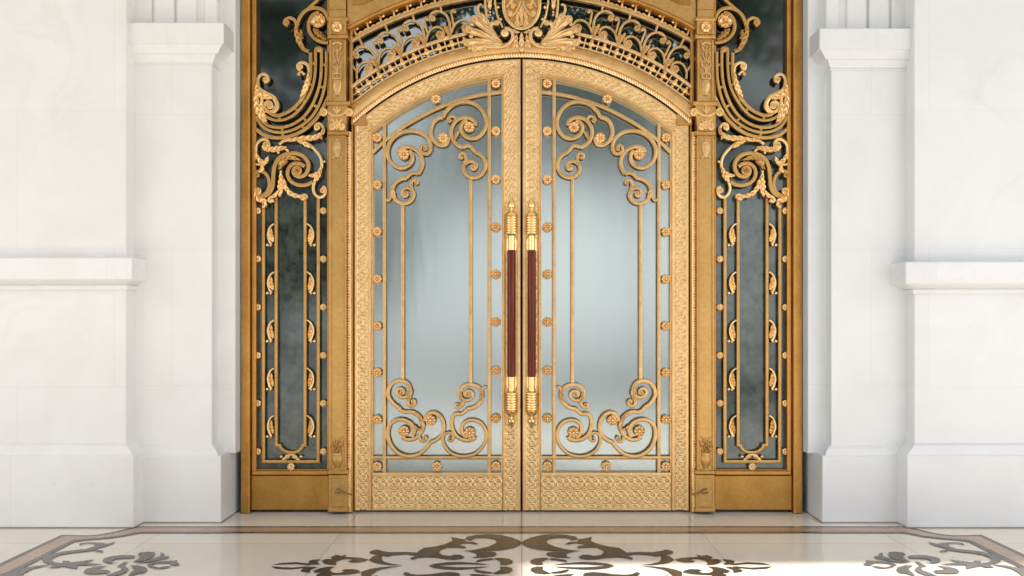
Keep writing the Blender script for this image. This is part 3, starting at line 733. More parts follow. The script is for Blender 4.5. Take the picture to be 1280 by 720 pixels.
    patch(b_, [(432.8, 640), (432.8, 165)], [(439.2, 640), (439.2, 165)], Y + .055, lambda u, v, w: .004 + .017 * sin(pi * v) * (.1 + .9 * abs(sin(pi * u / per)) ** .7) if .12 < v < .8 else .002, du=.003, nv=10, skirt=.06)
    b_.build('bead_moulding', M['rosette_gold'], root)
    b_ = MB()
    pbox(b_, 439.2, 441.4, 150, 640, -.01, .08, .002)
    b_.build('door_stop', M['bronze'], root)
    # latch hook on the plinth block
    b_ = MB()
    bar(b_, [(420.5, 611.5), (424, 612), (427, 614), (431, 616.4), (436, 617), (440.5, 618.2)], (2.0, 1.5), Y - .012, .022)
    bar(b_, [(418.5, 615.5), (423, 616.5), (428, 615.6)], (1.6, 2.2), Y - .012, .016)
    b_.build('latch_hook', M['iron'], root)
    return root
postL = build_post()
postL['label'] = 'gold post with capital and flower urn, left of the doors'

# ================================================================== ARCH AND TRANSOM (both halves built, symmetric)
def mirror(mb):
    """adds the mirror image about the centre plane X = 0"""
    o = len(mb.v)
    mb.v += [(-x, y, z) for x, y, z in mb.v]
    mb.f += [tuple(reversed([i + o for i in f])) for f in list(mb.f)]
surround = thing('door_surround', 'gold arched surround with plain outer jambs framing the whole entrance', 'door frame', (0, 0, 0))
for m in (1, -1):
    b_ = MB()
    x0, x1, x2 = WX(300.6, -.06), WX(311.6, -.06), WX(314.6, -.06)
    b_.bev(min(m * x0, m * x1), max(m * x0, m * x1), -.06, .08, 0, 4.5, .006)
    b_.build('jamb', M['bronze'], surround)
    b_ = MB(); b_.box(min(m * x1, m * x2), max(m * x1, m * x2), -.012, .08, 0, 4.5); b_.build('jamb_groove', M['dark'], surround)
# spandrel plates above the transom
for m in (1, -1):
    b_ = MB()
    A_ = arc(652, 412, 434.5, 30.2, 2, 30)
    plate(b_, [(434, -60), (434, 36)] + A_ + [(652 - 15, -60)], -.045, .05)
    pl = MB(); plate(pl, [(440, 6.5), (440, -40), (520, -40), (500, -18), (470, -2.5), (456, 4.5)], -.05, -.044)
    if m == -1:
        for q in (b_, pl): q.v = [(-x, y, z) for x, y, z in q.v]; q.f = [tuple(reversed(f)) for f in q.f]
    sp = b_.build('spandrel', M['post_gold'], surround); pl.build('sunk_panel', M['bronze_panel'], sp)
# outer arch moulding
b_ = MB()
pr = [(0.0, .0), (.3, .022), (.5, .01), (.7, .02), (1, .0)]
def ph(u, v, w):
    for (a, h0), (c, h1) in zip(pr, pr[1:]):
        if v <= c: return h0 + (h1 - h0) * (v - a) / (c - a)
    return 0
AO, AI = arc(652, 412, 437.5, 29.9, -29.9, 80), arc(652, 412, 431.2, 29.9, -29.9, 80)
patch(b_, AO, AI, -.03, ph, du=.02, nv=12, skirt=.07)
b_.build('arch_moulding', M['bronze'], surround)
# lower arch over the doors : plain moulding, bead course
b_ = MB()
O_ = arc(652, 379, 325.2, 40.9, -40.9, 80); I_ = arc(652, 379, 313.4, 42.6, -42.6, 80)
def mould(u, v, w): return .006 + .010 * sin(pi * min(1, max(0, v))) + (.008 if v < .14 else 0)
patch(b_, O_, I_, -.02, mould, du=.02, nv=16, skirt=.08)
b_.build('arch_moulding', M['scroll_gold'], surround)
b_ = MB()
O_ = arc(652, 379, 313.6, 42.6, -42.6, 80); I_ = arc(652, 379, 307.2, 43.2, -43.2, 80)
per = 3.4 * PX
patch(b_, O_, I_, -.018, lambda u, v, w: (.015 * sin(pi * v) * (.1 + .9 * abs(sin(pi * u / per)) ** .7)) + .004, du=.0034, nv=10, skirt=.09)
b_.build('bead_course', M['rosette_gold'], surround)
for m in (1, -1):   # corner block where the arch lands
    b_ = MB(); A_ = arc(652, 379, 307.5, 43, 39.4, 8)
    plate(b_, [(439.5, 156.6), (457.3, 156.6), (457.3, 141.5), (450, 148), (439.5, 158 - 3)][:4] + [(444, 153.6), (439.5, 155)], -.026, .03)
    pbox(b_, 438.6, 441, 110, 156, -.03, .06, .002)
    if m == -1: b_.v = [(-x, y, z) for x, y, z in b_.v]; b_.f = [tuple(reversed(f)) for f in b_.f]
    b_.build('corner_block', M['post_gold'], surround)

transom = thing('transom_window', 'arched window of gold scrolls and oval cartouche above the doors', 'transom', (0, 0, WZ(120)))
b_ = MB()
plate(b_, [(436, 140)] + [(436, 30)] + arc(652, 412, 432.5, 29.7, -29.7, 60)[1:-1] + [(868, 30), (868, 140)] + arc(652, 379, 318, -42, 42, 60)[1:-1], .06, .07)
b_.build('glass_pane', M['glass_top'], transom, smooth=0)
Yt = .02
def both(name, fn, mat):
    for m in (1, -1):
        b_ = MB(); fn(b_)
        if m == -1: b_.v = [(-x, y, z) for x, y, z in b_.v]; b_.f = [tuple(reversed(f)) for f in b_.f]
        b_.build(name, M[mat], transom)
def f_(b): bar(b, [(439.6, 36), (439.6, 132)], 4.4, Yt, .03, smooth=False)
both('upright', f_, 'post_gold')
def f_(b): bar(b, arc(652, 412, 417.6, 30.8, 0, 40), 5.2, Yt, .03, smooth=False)
both('arch_rail', f_, 'scroll_gold')
def f_(b): bar(b, arc(652, 379, 342.4, 38.2, 8, 40), 4.4, Yt, .03, smooth=False); bar(b, arc(652, 379, 326.6, 40.3, 8, 40), 2.8, Yt, .024, smooth=False)
both('arch_rail', f_, 'leaf_gold')
# bead lattice band
def f_(b):
    q = lambda R, aa: (652 - R * sin(radians(aa)), 379 - R * cos(radians(aa)))
    for i in range(11):
        a = 37.6 - i * 2.82
        cx, cy = q(334, a)
        for da, dr in ((.62, 0), (-.62, 0), (0, 4.6), (0, -4.6)):
            x, y = q(334 + dr, a + da); pearl(b, x, y, 2.0, Yt - .006, .016)
        disc(b, cx, cy, 3.5, Yt - .014, .03, 'dome', 16)
        a2 = a - 1.41
        bar(b, [q(327, a2), q(334, a2), q(341, a2)], 1.8, Yt, .018)
    bar(b, arc(652, 379, 334, 38.9, 8, 40), 2.4, Yt, .016, smooth=False)
both('bead_band', f_, 'orn_gold')
# small arcade between the two upper rails
def f_(b):
    for i in range(12):
        a = 29.2 - i * 2.42
        q = lambda R, aa: (652 - R * sin(radians(aa)), 412 - R * cos(radians(aa)))
        bar(b, [q(420, a), q(424, a + .1), q(428.5, a - .1), q(431.5, a - .5)], (3.0, 2.4), Yt, .02)
        bar(b, [q(420, a - .1), q(422.3, a - .8), q(420.3, a - 1.2), q(422.3, a - 1.7), q(420, a - 2.3)], 2.2, Yt, .018)
        x, y = q(428, a - .55); pearl(b, x, y, 2.0, Yt - .005, .02)
both('arcade_band', f_, 'orn_gold')
# repeated S scrolls
base_a, base_c, dA = 17.45, (652, 370), 5.56
def loc(px, py, k):
    r = hypot(px - base_c[0], py - base_c[1]); a = math.degrees(atan2(base_c[0] - px, base_c[1] - py))
    a += k * dA
    return (base_c[0] - r * sin(radians(a)), base_c[1] - r * cos(radians(a)))
for k in (3, 2, 1, 0, -1, 4):
    L_ = lambda pts: [loc(x, y, k) for x, y in pts]
    def f_(b):
        if k < 4:
            bar(b, L_([(533, 52), (535, 44), (539, 38.3), (545, 35), (551, 35.6), (555, 40), (554.6, 46), (551, 49.6), (547, 48)]), (3.0, 2.8), Yt, .022)
            x, y = loc(549.6, 44, k); disc(b, x, y, 4.7, Yt - .006, .026, 'coil', 24)
        if k > -1:
            sh = L_([(563.5, 46), (562.6, 35), (561.8, 28), (558, 20), (552, 16), (545.5, 15), (540, 17.6), (537, 22.5)])
            if k < 4 : bar(b, sh, (3.4, 2.6), Yt, .024)
            if k < 4:
                x, y = loc(540.8, 24, k); disc(b, x, y, 3.8, Yt - .006, .026, 'coil', 22)
                leaf(b, L_([(549, 15.3), (544, 15.6), (538.5, 18)]), 3.6, Yt - .014, .016, 2)
            if k < 4:
                leaf(b, L_([(563, 50), (560, 40), (554.5, 31)]), 7.0, Yt - .01, .03, 4)
                leaf(b, L_([(564, 52), (560, 48), (553, 50)]), 5, Yt - .008, .022, 3)
                bar(b, L_([(552, 15), (551, 9), (550, 4)]), (2.6, 3.4), Yt, .022)
        if k < 4:
            bar(b, L_([(534.6, 42), (532, 32), (530.6, 27), (532, 23.6), (535, 23.2)]), (2.8, 2.4), Yt, .02)
            x, y = loc(534.3, 25, k); pearl(b, x, y, 2.2, Yt - .006, .02)
    if k in (3, 2, 1, 0, -1): both('scroll', f_, 'scroll_gold')
# cartouche
Yk = -.01
cart = MB()
ell = lambda a, bb, n=60, t0=0, t1=360: [(652 + a * cos(radians(t0 + (t1 - t0) * i / n)), 6.5 + bb * sin(radians(t0 + (t1 - t0) * i / n))) for i in range(n + 1)]
plate(cart, ell(21, 29)[:-1], Yk, .05)
co = cart.build('cartouche', M['post_gold'], transom)
b_ = MB(); bar(b_, ell(22.6, 31), 4.2, Yk, .034, smooth=False)
b_.build('oval_ring', M['orn_gold'], co)
b_ = MB()
for m in (1, -1):
    X = lambda x: 652 + m * (652 - x)
    bar(b_, [(X(651), 2), (X(647), 12), (X(641), 20), (X(636), 20), (X(635.5), 15.5), (X(639), 15)], (2.4, 2), Yk, .016)
    bar(b_, [(X(651), 10), (X(647), 24), (X(644), 30), (X(648), 33), (X(651), 31)], 2, Yk, .016)
    bar(b_, [(X(633), 10), (X(637), 4), (X(642), -2), (X(640), -10)], 2, Yk, .014)
    bar(b_, [(X(651), 36), (X(644), 34.5), (X(638), 29), (X(634.5), 22)], 1.8, Yk, .014); disc(b_, X(637.6), 17.2, 3.2, Yk, .02, 'coil', 20); disc(b_, X(646.8), 29.4, 2.6, Yk, .02, 'coil', 18)
    disc(b_, X(641), 9.5, 2.6, Yk, .018, 'rosette', 20, 6)
    leaf(b_, [(X(646), 8), (X(641), 6), (X(637), 0)], 5, Yk, .016, 3)
    leaf(b_, [(X(648), 14), (X(646), 22), (X(648), 29)], 4, Yk, .014, 3)
leaf(b_, [(652, 33), (652, 20), (652, 4)], 5, Yk, .018, 4)
b_.build('monogram_relief', M['orn_gold'], co)
def f_(b):
    bar(b, [(618.6, -30), (618.7, 0), (620.2, 12), (623, 24), (628.5, 36)], 2.6, Yk + .02, .024)
    bar(b, [(606.6, -30), (606.7, 0), (607.2, 12), (608.8, 24)], 2.9, Yk + .02, .026)
    for x, y in ((623, 10), (625.8, 25)): pearl(b, x, y, 1.9, Yk + .01, .022)
    leaf(b, [(612.3, -8), (612.2, 4), (612.6, 14)], 6.5, Yk + .01, .03, 2)
    for y in (16, 19.5): pearl(b, 612.6, y, 1.5, Yk + .01, .02)
    bar(b, [(601, 22), (597.6, 13), (599, 7.6), (602.4, 7)], (3.4, 3), Yk + .02, .022)
both('cartouche_border', f_, 'orn_gold')
def f_(b):
    fingers = [([(628, 59), (616, 58), (606, 59.5), (597, 61.5)], 3.5, 8.5, (593.5, 62, 4.4)), ([(630, 58), (612, 55), (598, 54), (588, 54.5)], 4, 11.5, (584, 54.8, 4.6)),
               ([(630, 57), (613, 50), (600, 44), (590, 40.5)], 4, 12, (586.5, 38.8, 4.6)), ([(628, 55), (615, 44), (604, 34.5), (596, 28)], 4, 11.5, (593, 25.6, 4.6)),
               ([(625, 53), (615.5, 41), (609, 31), (604.5, 25.5)], 4, 9.5, (602.5, 22.6, 3.8)), ([(621, 53), (614.8, 44), (613.6, 35), (617, 30.5)], 3.5, 7.5, (620.6, 30.6, 3.4))]
    for i, (p, w0, w1, tip) in enumerate(fingers):
        z0 = Yk - .010 - .007 * (i % 2)
        leaf(b, p, (w0, w1), z0, .05, 1, flat=.35)
        m1 = p[1:]; 
        bar(b, p, (1.6, 2.4), z0 - .022, .012)
        disc(b, tip[0], tip[1], tip[2], z0 - .012, .04, 'coil', 24)
    for x, y, r in ((589, 46.8, 2.8), (606, 62, 2.8), (600, 63, 2.2), (590.5, 32, 2.6), (598.5, 22, 2.2), (587.5, 61, 2.6)):
        disc(b, x, y, r, Yk - .014, .034, 'dome', 18)
    bar(b, [(631, 37.2), (636, 38), (640.3, 42), (641, 48.5), (637.5, 55), (630, 59.5), (620, 60.5), (608, 60)], (4.4, 4.2), Yk - .014, .04)
    disc(b, 631, 43.4, 5.4, Yk - .01, .05, 'dome', 28)
    leaf(b, [(640, 46), (643.5, 54), (641, 62)], 6, Yk - .004, .03, 3); leaf(b, [(646, 44), (645, 54), (648, 62)], 6, Yk - .006, .03, 3)
    leaf(b, [(650, 42), (646, 41.5), (640, 38)], 5, Yk - .006, .03, 2)
both('acanthus', f_, 'leaf_gold')
b_ = MB(); leaf(b_, [(652, 42), (652, 52), (652, 63)], 7, Yk - .012, .04, 3); disc(b_, 652, 62.5, 3.6, Yk - .02, .034, 'dome', 20)
b_.build('pendant', M['leaf_gold'], transom)

# ---- mirrored right-hand copies
index_kids()
def mirrored(o, label):
    c = copy_tree(o); c.location.x = -o.location.x; c.scale.x = -1; c['label'] = label
    return c
mirrored(leafL, 'right door leaf, carved gold frame and scrolled grille, brighter frosted glass')
mirrored(sideL, 'right side window with dark glass, gold acanthus scrolls and thin bars')
mirrored(postL, 'gold post with capital and flower urn, right of the doors')

# ================================================================== MARBLE WALLS
def side_wall(m, cap_dy, dado_dy, mat, words):
    def X(px, Y): return m * WX(px, Y)
    def bx(mb, xa, xb, Yf, Yb, z0, z1, c=.004):
        mb.bev(min(xa, xb), max(xa, xb), Yf, Yb, z0, z1, c)
    def tp(mb, a, b, z0, z1):
        f = lambda q: (min(q[0], q[1]), max(q[0], q[1]), q[2], q[3])
        mb.taper(f(a), f(b), z0, z1)
    # wall field
    w = thing('marble_wall', 'white marble wall with a moulded ledge, %s of the pilaster %s the entrance' % (words, 'left of' if m == 1 else 'right of'), 'wall', (X(-100, -.4), -.4, 0), 'white marble walls beside the entrance')
    far = m * -7.0
    xe = X(157.5 if m == 1 else 161, -.40)
    zp = WZ(569.5, -.47); zb = WZ(557.5, -.45)
    b_ = MB(); bx(b_, far, xe, -.40, .29, .003, 6.0, .006); b_.build('wall_panel', mat, w)
    b_ = MB(); xp = X(167 if m == 1 else 170, -.47); bx(b_, far, xp, -.47, .25, .004, zp, .006)
    tp(b_, (far, xp - m * .008, -.455, .2), (far, xe + m * .012, -.425, .2), zp, zb)
    tp(b_, (far, xe + m * .012, -.425, .2), (far, xe + m * .002, -.404, .2), zb, zb + .012)
    b_.build('plinth', mat, w)
    Yd = -.50
    b_ = MB(); xd = X(165 if m == 1 else 172, Yd)
    zt, zm, zl = WZ(322 + dado_dy, Yd), WZ(349.5 + dado_dy, Yd), WZ(362 + dado_dy, -.45)
    bx(b_, far, xd, Yd, .2, zm, zt, .006)
    tp(b_, (far, xe + m * .016, -.43, .2), (far, xd - m * .012, Yd + .012, .2), zm - .035, zm)
    bx(b_, far, xe + m * .022, -.428, .2, zl, zm - .035, .004)
    b_.build('dado_ledge', mat, w)
    b_ = MB(); bx(b_, far, xp + m * .004, -.474, .2, .0006, .009, .001); b_.build('sealant_line', M['sealant'], w)
    # pilaster
    p = thing('marble_pilaster', 'white marble pilaster with capital and plinth on the %s of the gold entrance' % ('left' if m == 1 else 'right'), 'pilaster', (X(215, -.28), -.28, 0), 'marble pilasters beside the entrance')
    xs0, xs1 = X(140, -.28), X(265, -.28)
    xi = X(294, -.16)
    zc0 = WZ(78 + cap_dy, -.3); zc1 = WZ(54 + cap_dy, -.36); zc2 = WZ(28 + cap_dy, -.36)
    zpl, zps = WZ(570, -.33), WZ(557, -.3)
    b_ = MB(); bx(b_, xs0, xs1, -.28, .2, zps - .02, zc0 + .03, .006); b_.build('shaft', mat, p)
    b_ = MB(); bx(b_, xs0, xi, -.16, .22, zpl - .01, 6.0, .005); b_.build('inner_strip', mat, p)
    b_ = MB()
    xp1 = X(276, -.33)
    bx(b_, xs0, xp1, -.33, .25, .004, zpl, .006)
    q_ = MB(); bx(q_, xs0, xp1 + m * .004, -.334, .2, .0006, .009, .001); q_.build('sealant_line', M['sealant'], p)
    tp(b_, (xs0, X(272.5, -.315), -.315, .21), (xs0, X(270, -.3), -.305, .21), zpl, zpl + .045)
    tp(b_, (xs0, X(270, -.3), -.305, .21), (xs0, xs1 + m * .002, -.282, .21), zpl + .045, zps)
    b_.build('plinth', mat, p)
    b_ = MB()
    xk = X(279.5, -.36)
    bx(b_, xs0, xk, -.36, .23, zc1, zc2, .006)
    tp(b_, (xs0, X(272, -.32), -.325, .2), (xs0, xk - m * .014, -.346, .2), zc1 - .06, zc1)
    tp(b_, (xs0, xs1 + m * .006, -.286, .2), (xs0, X(269.5, -.31), -.312, .2), zc0, zc1 - .06)
    bx(b_, xs0, xs1 + m * .014, -.294, .2, zc0 - .012, zc0, .003)
    b_.build('capital', mat, p)
    b_ = MB()
    zf = zc2 - .03
    bx(b_, xs0, X(272, -.2), -.228, .2, zf, 5.99, .003)
    edges = [(150, 162), (166.5, 189), (192, 217.5), (220.5, 245), (255, 271.5)]
    for a, c in edges: bx(b_, X(a, -.25), X(c, -.25), -.25, -.1, zf, 5.98, .008)
    b_.build('fluted_frieze', mat, p)
side_wall(1, 0, 0, M['marble_warm'], 'outer left')
side_wall(-1, 7, 5, M['marble_cool'], 'outer right')
for o in bpy.data.objects:
    if o.name.startswith('marble_wall'):
        o['label'] = ('warm white marble wall with moulded ledge, at the left edge' if o.location.x < 0 else 'cool white marble wall with moulded ledge, at the right edge')
def struct(mb, name, mat, smooth=0):
    o = mb.build(name, mat, None, smooth); o['kind'] = 'structure'; return o
b_ = MB(); b_.box(-2.2, 2.2, -.1, .3, 4.3, 6.0); struct(b_, 'wall_above_door', M['marble_cool'])
# lobby behind the glass
b_ = MB(); b_.box(-3, 3, 1.6, 1.7, 0, 4.4); b_.box(-3, -2.9, .26, 1.6, 0, 4.4); b_.box(2.9, 3, .26, 1.6, 0, 4.4); b_.box(-3, 3, .3, 1.7, 4.41, 4.5)
struct(b_, 'lobby_wall', M['lobby'])

# ================================================================== FLOOR
b_ = MB(); b_.add([(-9, -5.2, 0), (9, -5.2, 0), (9, 1.6, 0), (-9, 1.6, 0)], [(0, 1, 2, 3)])
floor = struct(b_, 'floor', M['floor'])
def fpoly(mb, pts, z, z0=0.0):
    P = [FL(x, y) for x, y in pts]
    A_ = sum(P[i][0] * P[(i + 1) % len(P)][1] - P[(i + 1) % len(P)][0] * P[i][1] for i in range(len(P)))
    if A_ < 0: P = P[::-1]
    mb.add([(x, y, z) for x, y in P], [tuple(range(len(P)))])
def mirx(mb):
    n = len(mb.v); mb.v += [(-x, y, z) for x, y, z in mb.v]; mb.f += [tuple(reversed([i + n for i in f])) for f in list(mb.f)]
def miry(mb, ya):
    n = len(mb.v); mb.v += [(x, 2 * ya - y, z) for x, y, z in mb.v]; mb.f += [tuple(reversed([i + n for i in f])) for f in list(mb.f)]
def smoothpoly(pts, n=3):
    return crom(list(pts) + [pts[0]], n)[:-1]
def fbuild(mb, name, mat, par=floor):
    return mb.build(name, mat, par, 0)
med = MB()
med_polys = [
 [(577.5, 689.3), (595, 687.6), (610, 684), (619, 680), (621.5, 677.5), (618, 674.6), (608, 673), (597, 673), (592, 674.2), (590, 676), (586, 675.6), (581, 674.2), (585, 671.2), (595, 669.3), (610, 668.3), (625, 669), (640, 672.5), (649, 676), (652, 679), (649.5, 682), (643, 685), (630, 687.8), (615, 689)],
 [(577, 689.2), (600, 690), (613, 690), (619.5, 691.3), (621.3, 693.5), (617, 696), (607, 697.4), (590, 698.2), (595, 696.3), (597, 694), (593, 691.6), (586, 690)],
 [(462, 690.5), (466, 688.6), (472, 687.5), (476, 689), (488, 691), (505, 690.5), (521, 691.5), (524, 689), (530, 685.5), (545, 683.5), (557, 680.5), (566, 676.5), (564, 672), (570, 673), (581, 675), (582, 677.6), (592, 678), (598.5, 681), (594, 681), (586, 679.5), (577, 680.5), (573, 682.5), (580, 683), (583, 684.8), (580, 686), (570, 685), (558, 685.2), (550, 688.5), (549, 691.5), (553, 694.5), (562, 695.5), (568, 694), (575, 694), (581, 697), (577, 699.3), (567, 700.3), (556, 699.5), (545, 697.8), (530, 697.2), (522, 698.2), (515, 700.3), (512.5, 698.5), (517, 696.5), (519, 695), (508, 693.6), (493, 694.5), (484, 696.5), (478, 695), (470, 694), (463, 692.3)],
 [(461, 700.5), (466, 696.5), (473, 694.2), (478, 694.5), (477.3, 698), (478, 701), (481, 703.2), (491, 705.7), (504, 707.2), (489, 706.9), (475, 705.5), (467, 703.6)],
 [(340, 707), (352, 704.3), (370, 703.4), (385, 705), (392, 706.5), (385, 706.9), (370, 705.4), (355, 706)],
 [(386, 702), (390, 700.6), (401, 699.6), (396, 703), (400, 706), (394, 706.3), (386, 704.5)],
 [(402, 701.5), (408, 699.5), (416, 699.6), (413, 697.2), (420, 694.4), (427, 695.6), (433.5, 694), (431, 697), (440, 697.2), (452, 698), (461, 700), (455, 702.4), (447, 703.6), (437, 703.3), (435, 702), (441, 701), (438, 699.2), (430, 699.3), (422, 701.6), (419, 704.5), (421, 706.6), (412, 706.4), (405, 704.6)],
 [(536, 707.6), (545, 705), (560, 703.4), (575, 703), (595, 704.4), (613, 706.6), (600, 706.4), (586, 705.8), (572, 705.9), (558, 706.8), (545, 707.6)],
 [(594, 703), (598, 700.4), (606, 698.9), (615, 698.6), (618, 700), (609, 701), (602, 702.2), (597, 703.2)],
 [(617, 698.4), (626, 698), (636, 699), (641.3, 702), (640, 705), (633, 706.8), (625, 706.3), (626.5, 703), (622, 700.6)],
]
for P in med_polys: fpoly(med, P, .004)
miry(med, FL(652, 707.8)[1]); mirx(med)
fbuild(med, 'medallion_inlay', M['inlay_dark'])
cor = [
 [(98.5, 682.5), (100, 680), (108, 678.8), (120, 678.8), (128, 679.5), (133, 681), (140, 679), (144.5, 677.5), (141, 680.5), (134, 683), (124, 685.5), (118, 688.5), (105, 690.5), (90, 692), (75, 694.5), (66, 698), (64.5, 701.5), (69, 704), (77, 705), (70, 706.5), (60, 705.5), (53.5, 702.5), (53, 698.5), (57, 695.5), (66, 693), (80, 690), (95, 688.3), (108, 687), (116, 684.5), (119.5, 682), (117, 680.3), (108, 679.8), (102, 681.2)],
 [(117, 690), (122, 688.3), (128, 688.9), (130, 691.3), (124, 690.4)],
 [(60, 710.5), (64, 709), (66, 707), (78, 704.8), (78, 702), (86, 701.8), (88, 704), (105, 702), (118, 700), (113, 702.5), (104, 704.2), (130, 706.3), (118, 707.2), (97, 707.3), (96.5, 712), (88, 710.5), (78, 708.5), (72, 710.5)],
 [(62, 706.7), (45, 708), (30, 711), (10, 716), (-5, 720), (-10, 728), (20, 728), (30, 717.5), (40, 712), (52, 709.3), (62, 707.6)],
 [(128, 702), (130, 699), (138, 696.5), (150, 695), (165, 695), (170, 696.5), (167, 698.5), (155, 699), (145, 699.7), (140, 701.5), (141, 704), (149, 704.5), (138, 705), (131, 704)],
 [(145, 709.5), (150, 706.5), (155, 703.5), (161, 702.8), (158, 705), (154, 708), (159, 710.5), (161, 713.5), (156, 717), (148, 720), (130, 722), (140, 717.5), (150, 714), (153, 711), (150, 709.3)],
 [(165, 703.5), (172, 700), (176, 697), (172, 694), (175, 691.5), (185, 690.5), (193, 691), (194, 694), (190, 698), (180, 702)],
 [(167, 704.5), (178, 703), (190, 699.5), (200, 696), (201, 691.5), (206, 693.5), (205, 696), (212, 696.5), (210, 698.5), (200, 700.5), (190, 703), (178, 704.8)],
 [(183, 707), (190, 703.5), (200, 702.5), (212, 702), (222, 701.3), (221, 703.5), (225, 707), (217, 708), (214, 706.5), (211, 704.6), (196, 705), (189.5, 706.6), (191, 708.6), (198, 710.3), (208, 708.6), (216, 708.2), (208, 711), (198, 712), (188, 710)],
 [(162, 708), (172, 707.5), (182, 710), (184, 713.5), (180, 717), (172, 718), (165, 720), (158, 724), (163, 717), (168, 713), (166, 710)],
 [(104, 716), (108, 712), (118, 709.5), (135, 708), (125, 711), (122, 713), (134, 713.5), (138, 715), (134, 717.5), (120, 718.5), (108, 718)],
]
for m in (1, -1):
    c_ = MB()
    for P in cor: fpoly(c_, P, .0055)
    if m == -1: c_.v = [(-x, y, z) for x, y, z in c_.v]; c_.f = [tuple(reversed(f)) for f in c_.f]
    fbuild(c_, 'corner_inlay', M['inlay_grey'])
# border: two dark lines with a pink band between
outer = [(652, 658.4), (176, 658.4), (166, 659.6), (152, 663), (138, 666.4), (125, 668.6), (112, 669.7), (98, 669.7), (77, 669)]
inner = [(652, 667), (176, 667), (166, 668.6), (152, 671.4), (138, 673.2), (125, 674.6), (112, 675.6), (104, 676.4), (93, 678)]
o_in = [(652, 660), (177, 660), (168, 661.2), (153, 664.6), (139, 668), (126, 670.2), (112, 671.2), (98, 671.2), (80, 670.8)]
i_out = [(652, 665.3), (177, 665.3), (165, 667), (151, 669.8), (137, 671.6), (124, 673), (111, 673.8), (102, 674.4), (89, 676.2)]
def ext(P, q0, q1): return P + [q1]
outer.append((-60, 733)); o_in.append((-60, 738)); i_out.append((-30, 735)); inner.append((-30, 741))
def band(A_, B_, z, name, mat):
    b_ = MB()
    for P in (0,):
        a = [FL(*q) for q in A_]; c = [FL(*q) for q in B_]
        n = len(a)
        b_.add([(x, y, z) for x, y in a] + [(x, y, z) for x, y in c], [(i, i + 1, n + i + 1, n + i) for i in range(n - 1)])
    mirx(b_)
    return fbuild(b_, name, mat)
band(outer, o_in, .004, 'border_line', M['inlay_line']); band(i_out, inner, .004, 'border_line', M['inlay_line'])
band(o_in, i_out, .0038, 'border_band', M['inlay_pink'])

# ================================================================== FORECOURT (seen in the glass)
b_ = MB(); b_.add([(-150, -160, -.12), (150, -160, -.12), (150, 40, -.12), (-150, 40, -.12)], [(0, 1, 2, 3)])
struct(b_, 'ground', M['paving'])
b_ = MB(); b_.box(-9, 9, -5.35, -5.2, -.11, .0); struct(b_, 'kerb', M['paving'])
b_ = MB(); b_.box(-9, 9, -4.4, .3, 6.0, 6.3); b_.box(-9, .68, -5.3, -4.4, 6.0, 6.3)  # second box: unseen step added to keep the sun off the left floor
struct(b_, 'porch_ceiling_shade_step', M['plaster'])

def foliage_mat():
    m, nt, b = new_mat('foliage')
    oi = N(nt, 'ShaderNodeObjectInfo'); f = noise(nt, coords(nt), 1.3, 3)
    nt.links.new(ramp(nt, f, [(.3, (.025, .055, .018)), (.7, (.07, .12, .035))]), b.inputs['Base Color'])
    b.inputs['Roughness'].default_value = .6; return m
M['leafs'] = foliage_mat(); M['bark'] = dark_mat('bark', (.12, .085, .06), .9)
def tree_meshes(seed, H, R, n, Rz=None):
    rnd = random.Random(seed); t = MB(); Rz = Rz or R * .8
    zc = H - Rz
    t.lathe([(.22, 0), (.16, H * .25), (.11, H * .55), (.04, H * .85)], 0, 0, 0, 10)
    cl = []
    for i in range(26):
        a = rnd.uniform(0, 2 * pi); e = rnd.uniform(-.9, 1); r = R * rnd.uniform(.35, .85) * sqrt(1 - e * e * .8)
        c = (r * cos(a), r * sin(a), zc + e * Rz * .8); cl.append((c, R * rnd.uniform(.22, .42)))
        s = (0, 0, H * rnd.uniform(.25, .6)); d = [c[k] - s[k] for k in range(3)]
        vs, fs = [], []
        for j in range(4):
            q = j / 3; w = .06 * (1 - q) + .012
            for k in range(5): vs.append((s[0] + d[0] * q + w * cos(k * 1.2566), s[1] + d[1] * q + w * sin(k * 1.2566), s[2] + d[2] * q))
        for j in range(3):
            for k in range(5): fs.append((j * 5 + k, j * 5 + (k + 1) % 5, j * 5 + 5 + (k + 1) % 5, j * 5 + 5 + k))
        t.add(vs, fs)
    c_ = MB()
    for i in range(n):
        c, r = rnd.choice(cl)
        while True:
            v = [rnd.uniform(-1, 1) for _ in range(3)]
            if sum(x * x for x in v) < 1: break
        p = [c[k] + v[k] * r for k in range(3)]
        a = [rnd.uniform(-1, 1) for _ in range(3)]; b2 = [rnd.uniform(-1, 1) for _ in range(3)]
        s = rnd.uniform(.11, .22)
        c_.add([tuple(p[k] - a[k] * s for k in range(3)), tuple(p[k] + b2[k] * s * .6 for k in range(3)), tuple(p[k] + a[k] * s for k in range(3)), tuple(p[k] - b2[k] * s * .6 for k in range(3))], [(0, 1, 2, 3)])
    return t, c_
def tree(x, y, rot, label, src=None, args=None):
    if src is None:
        r = thing('tree', label, 'tree', (0, 0, -.12), 'trees across the forecourt')
        t, c_ = tree_meshes(*args)
        t.v = [(a, b, c - .12) for a, b, c in t.v]; c_.v = [(a, b, c - .12) for a, b, c in c_.v]
        t.build('trunk', M['bark'], r); c_.build('crown', M['leafs'], r, 0)
        index_kids()
    else: r = copy_tree(src); r['label'] = label
    r.location.x, r.location.y = x, y; r.rotation_euler.z = rot
    return r
T1 = tree(3.6, -19, 0, 'tall broad tree mirrored in the right glass, opposite the right post', None, (1, 14.5, 5.2, 15000))
tree(-11, -18, 1.3, 'tall broad tree mirrored in the left glass, opposite the left wall', T1)
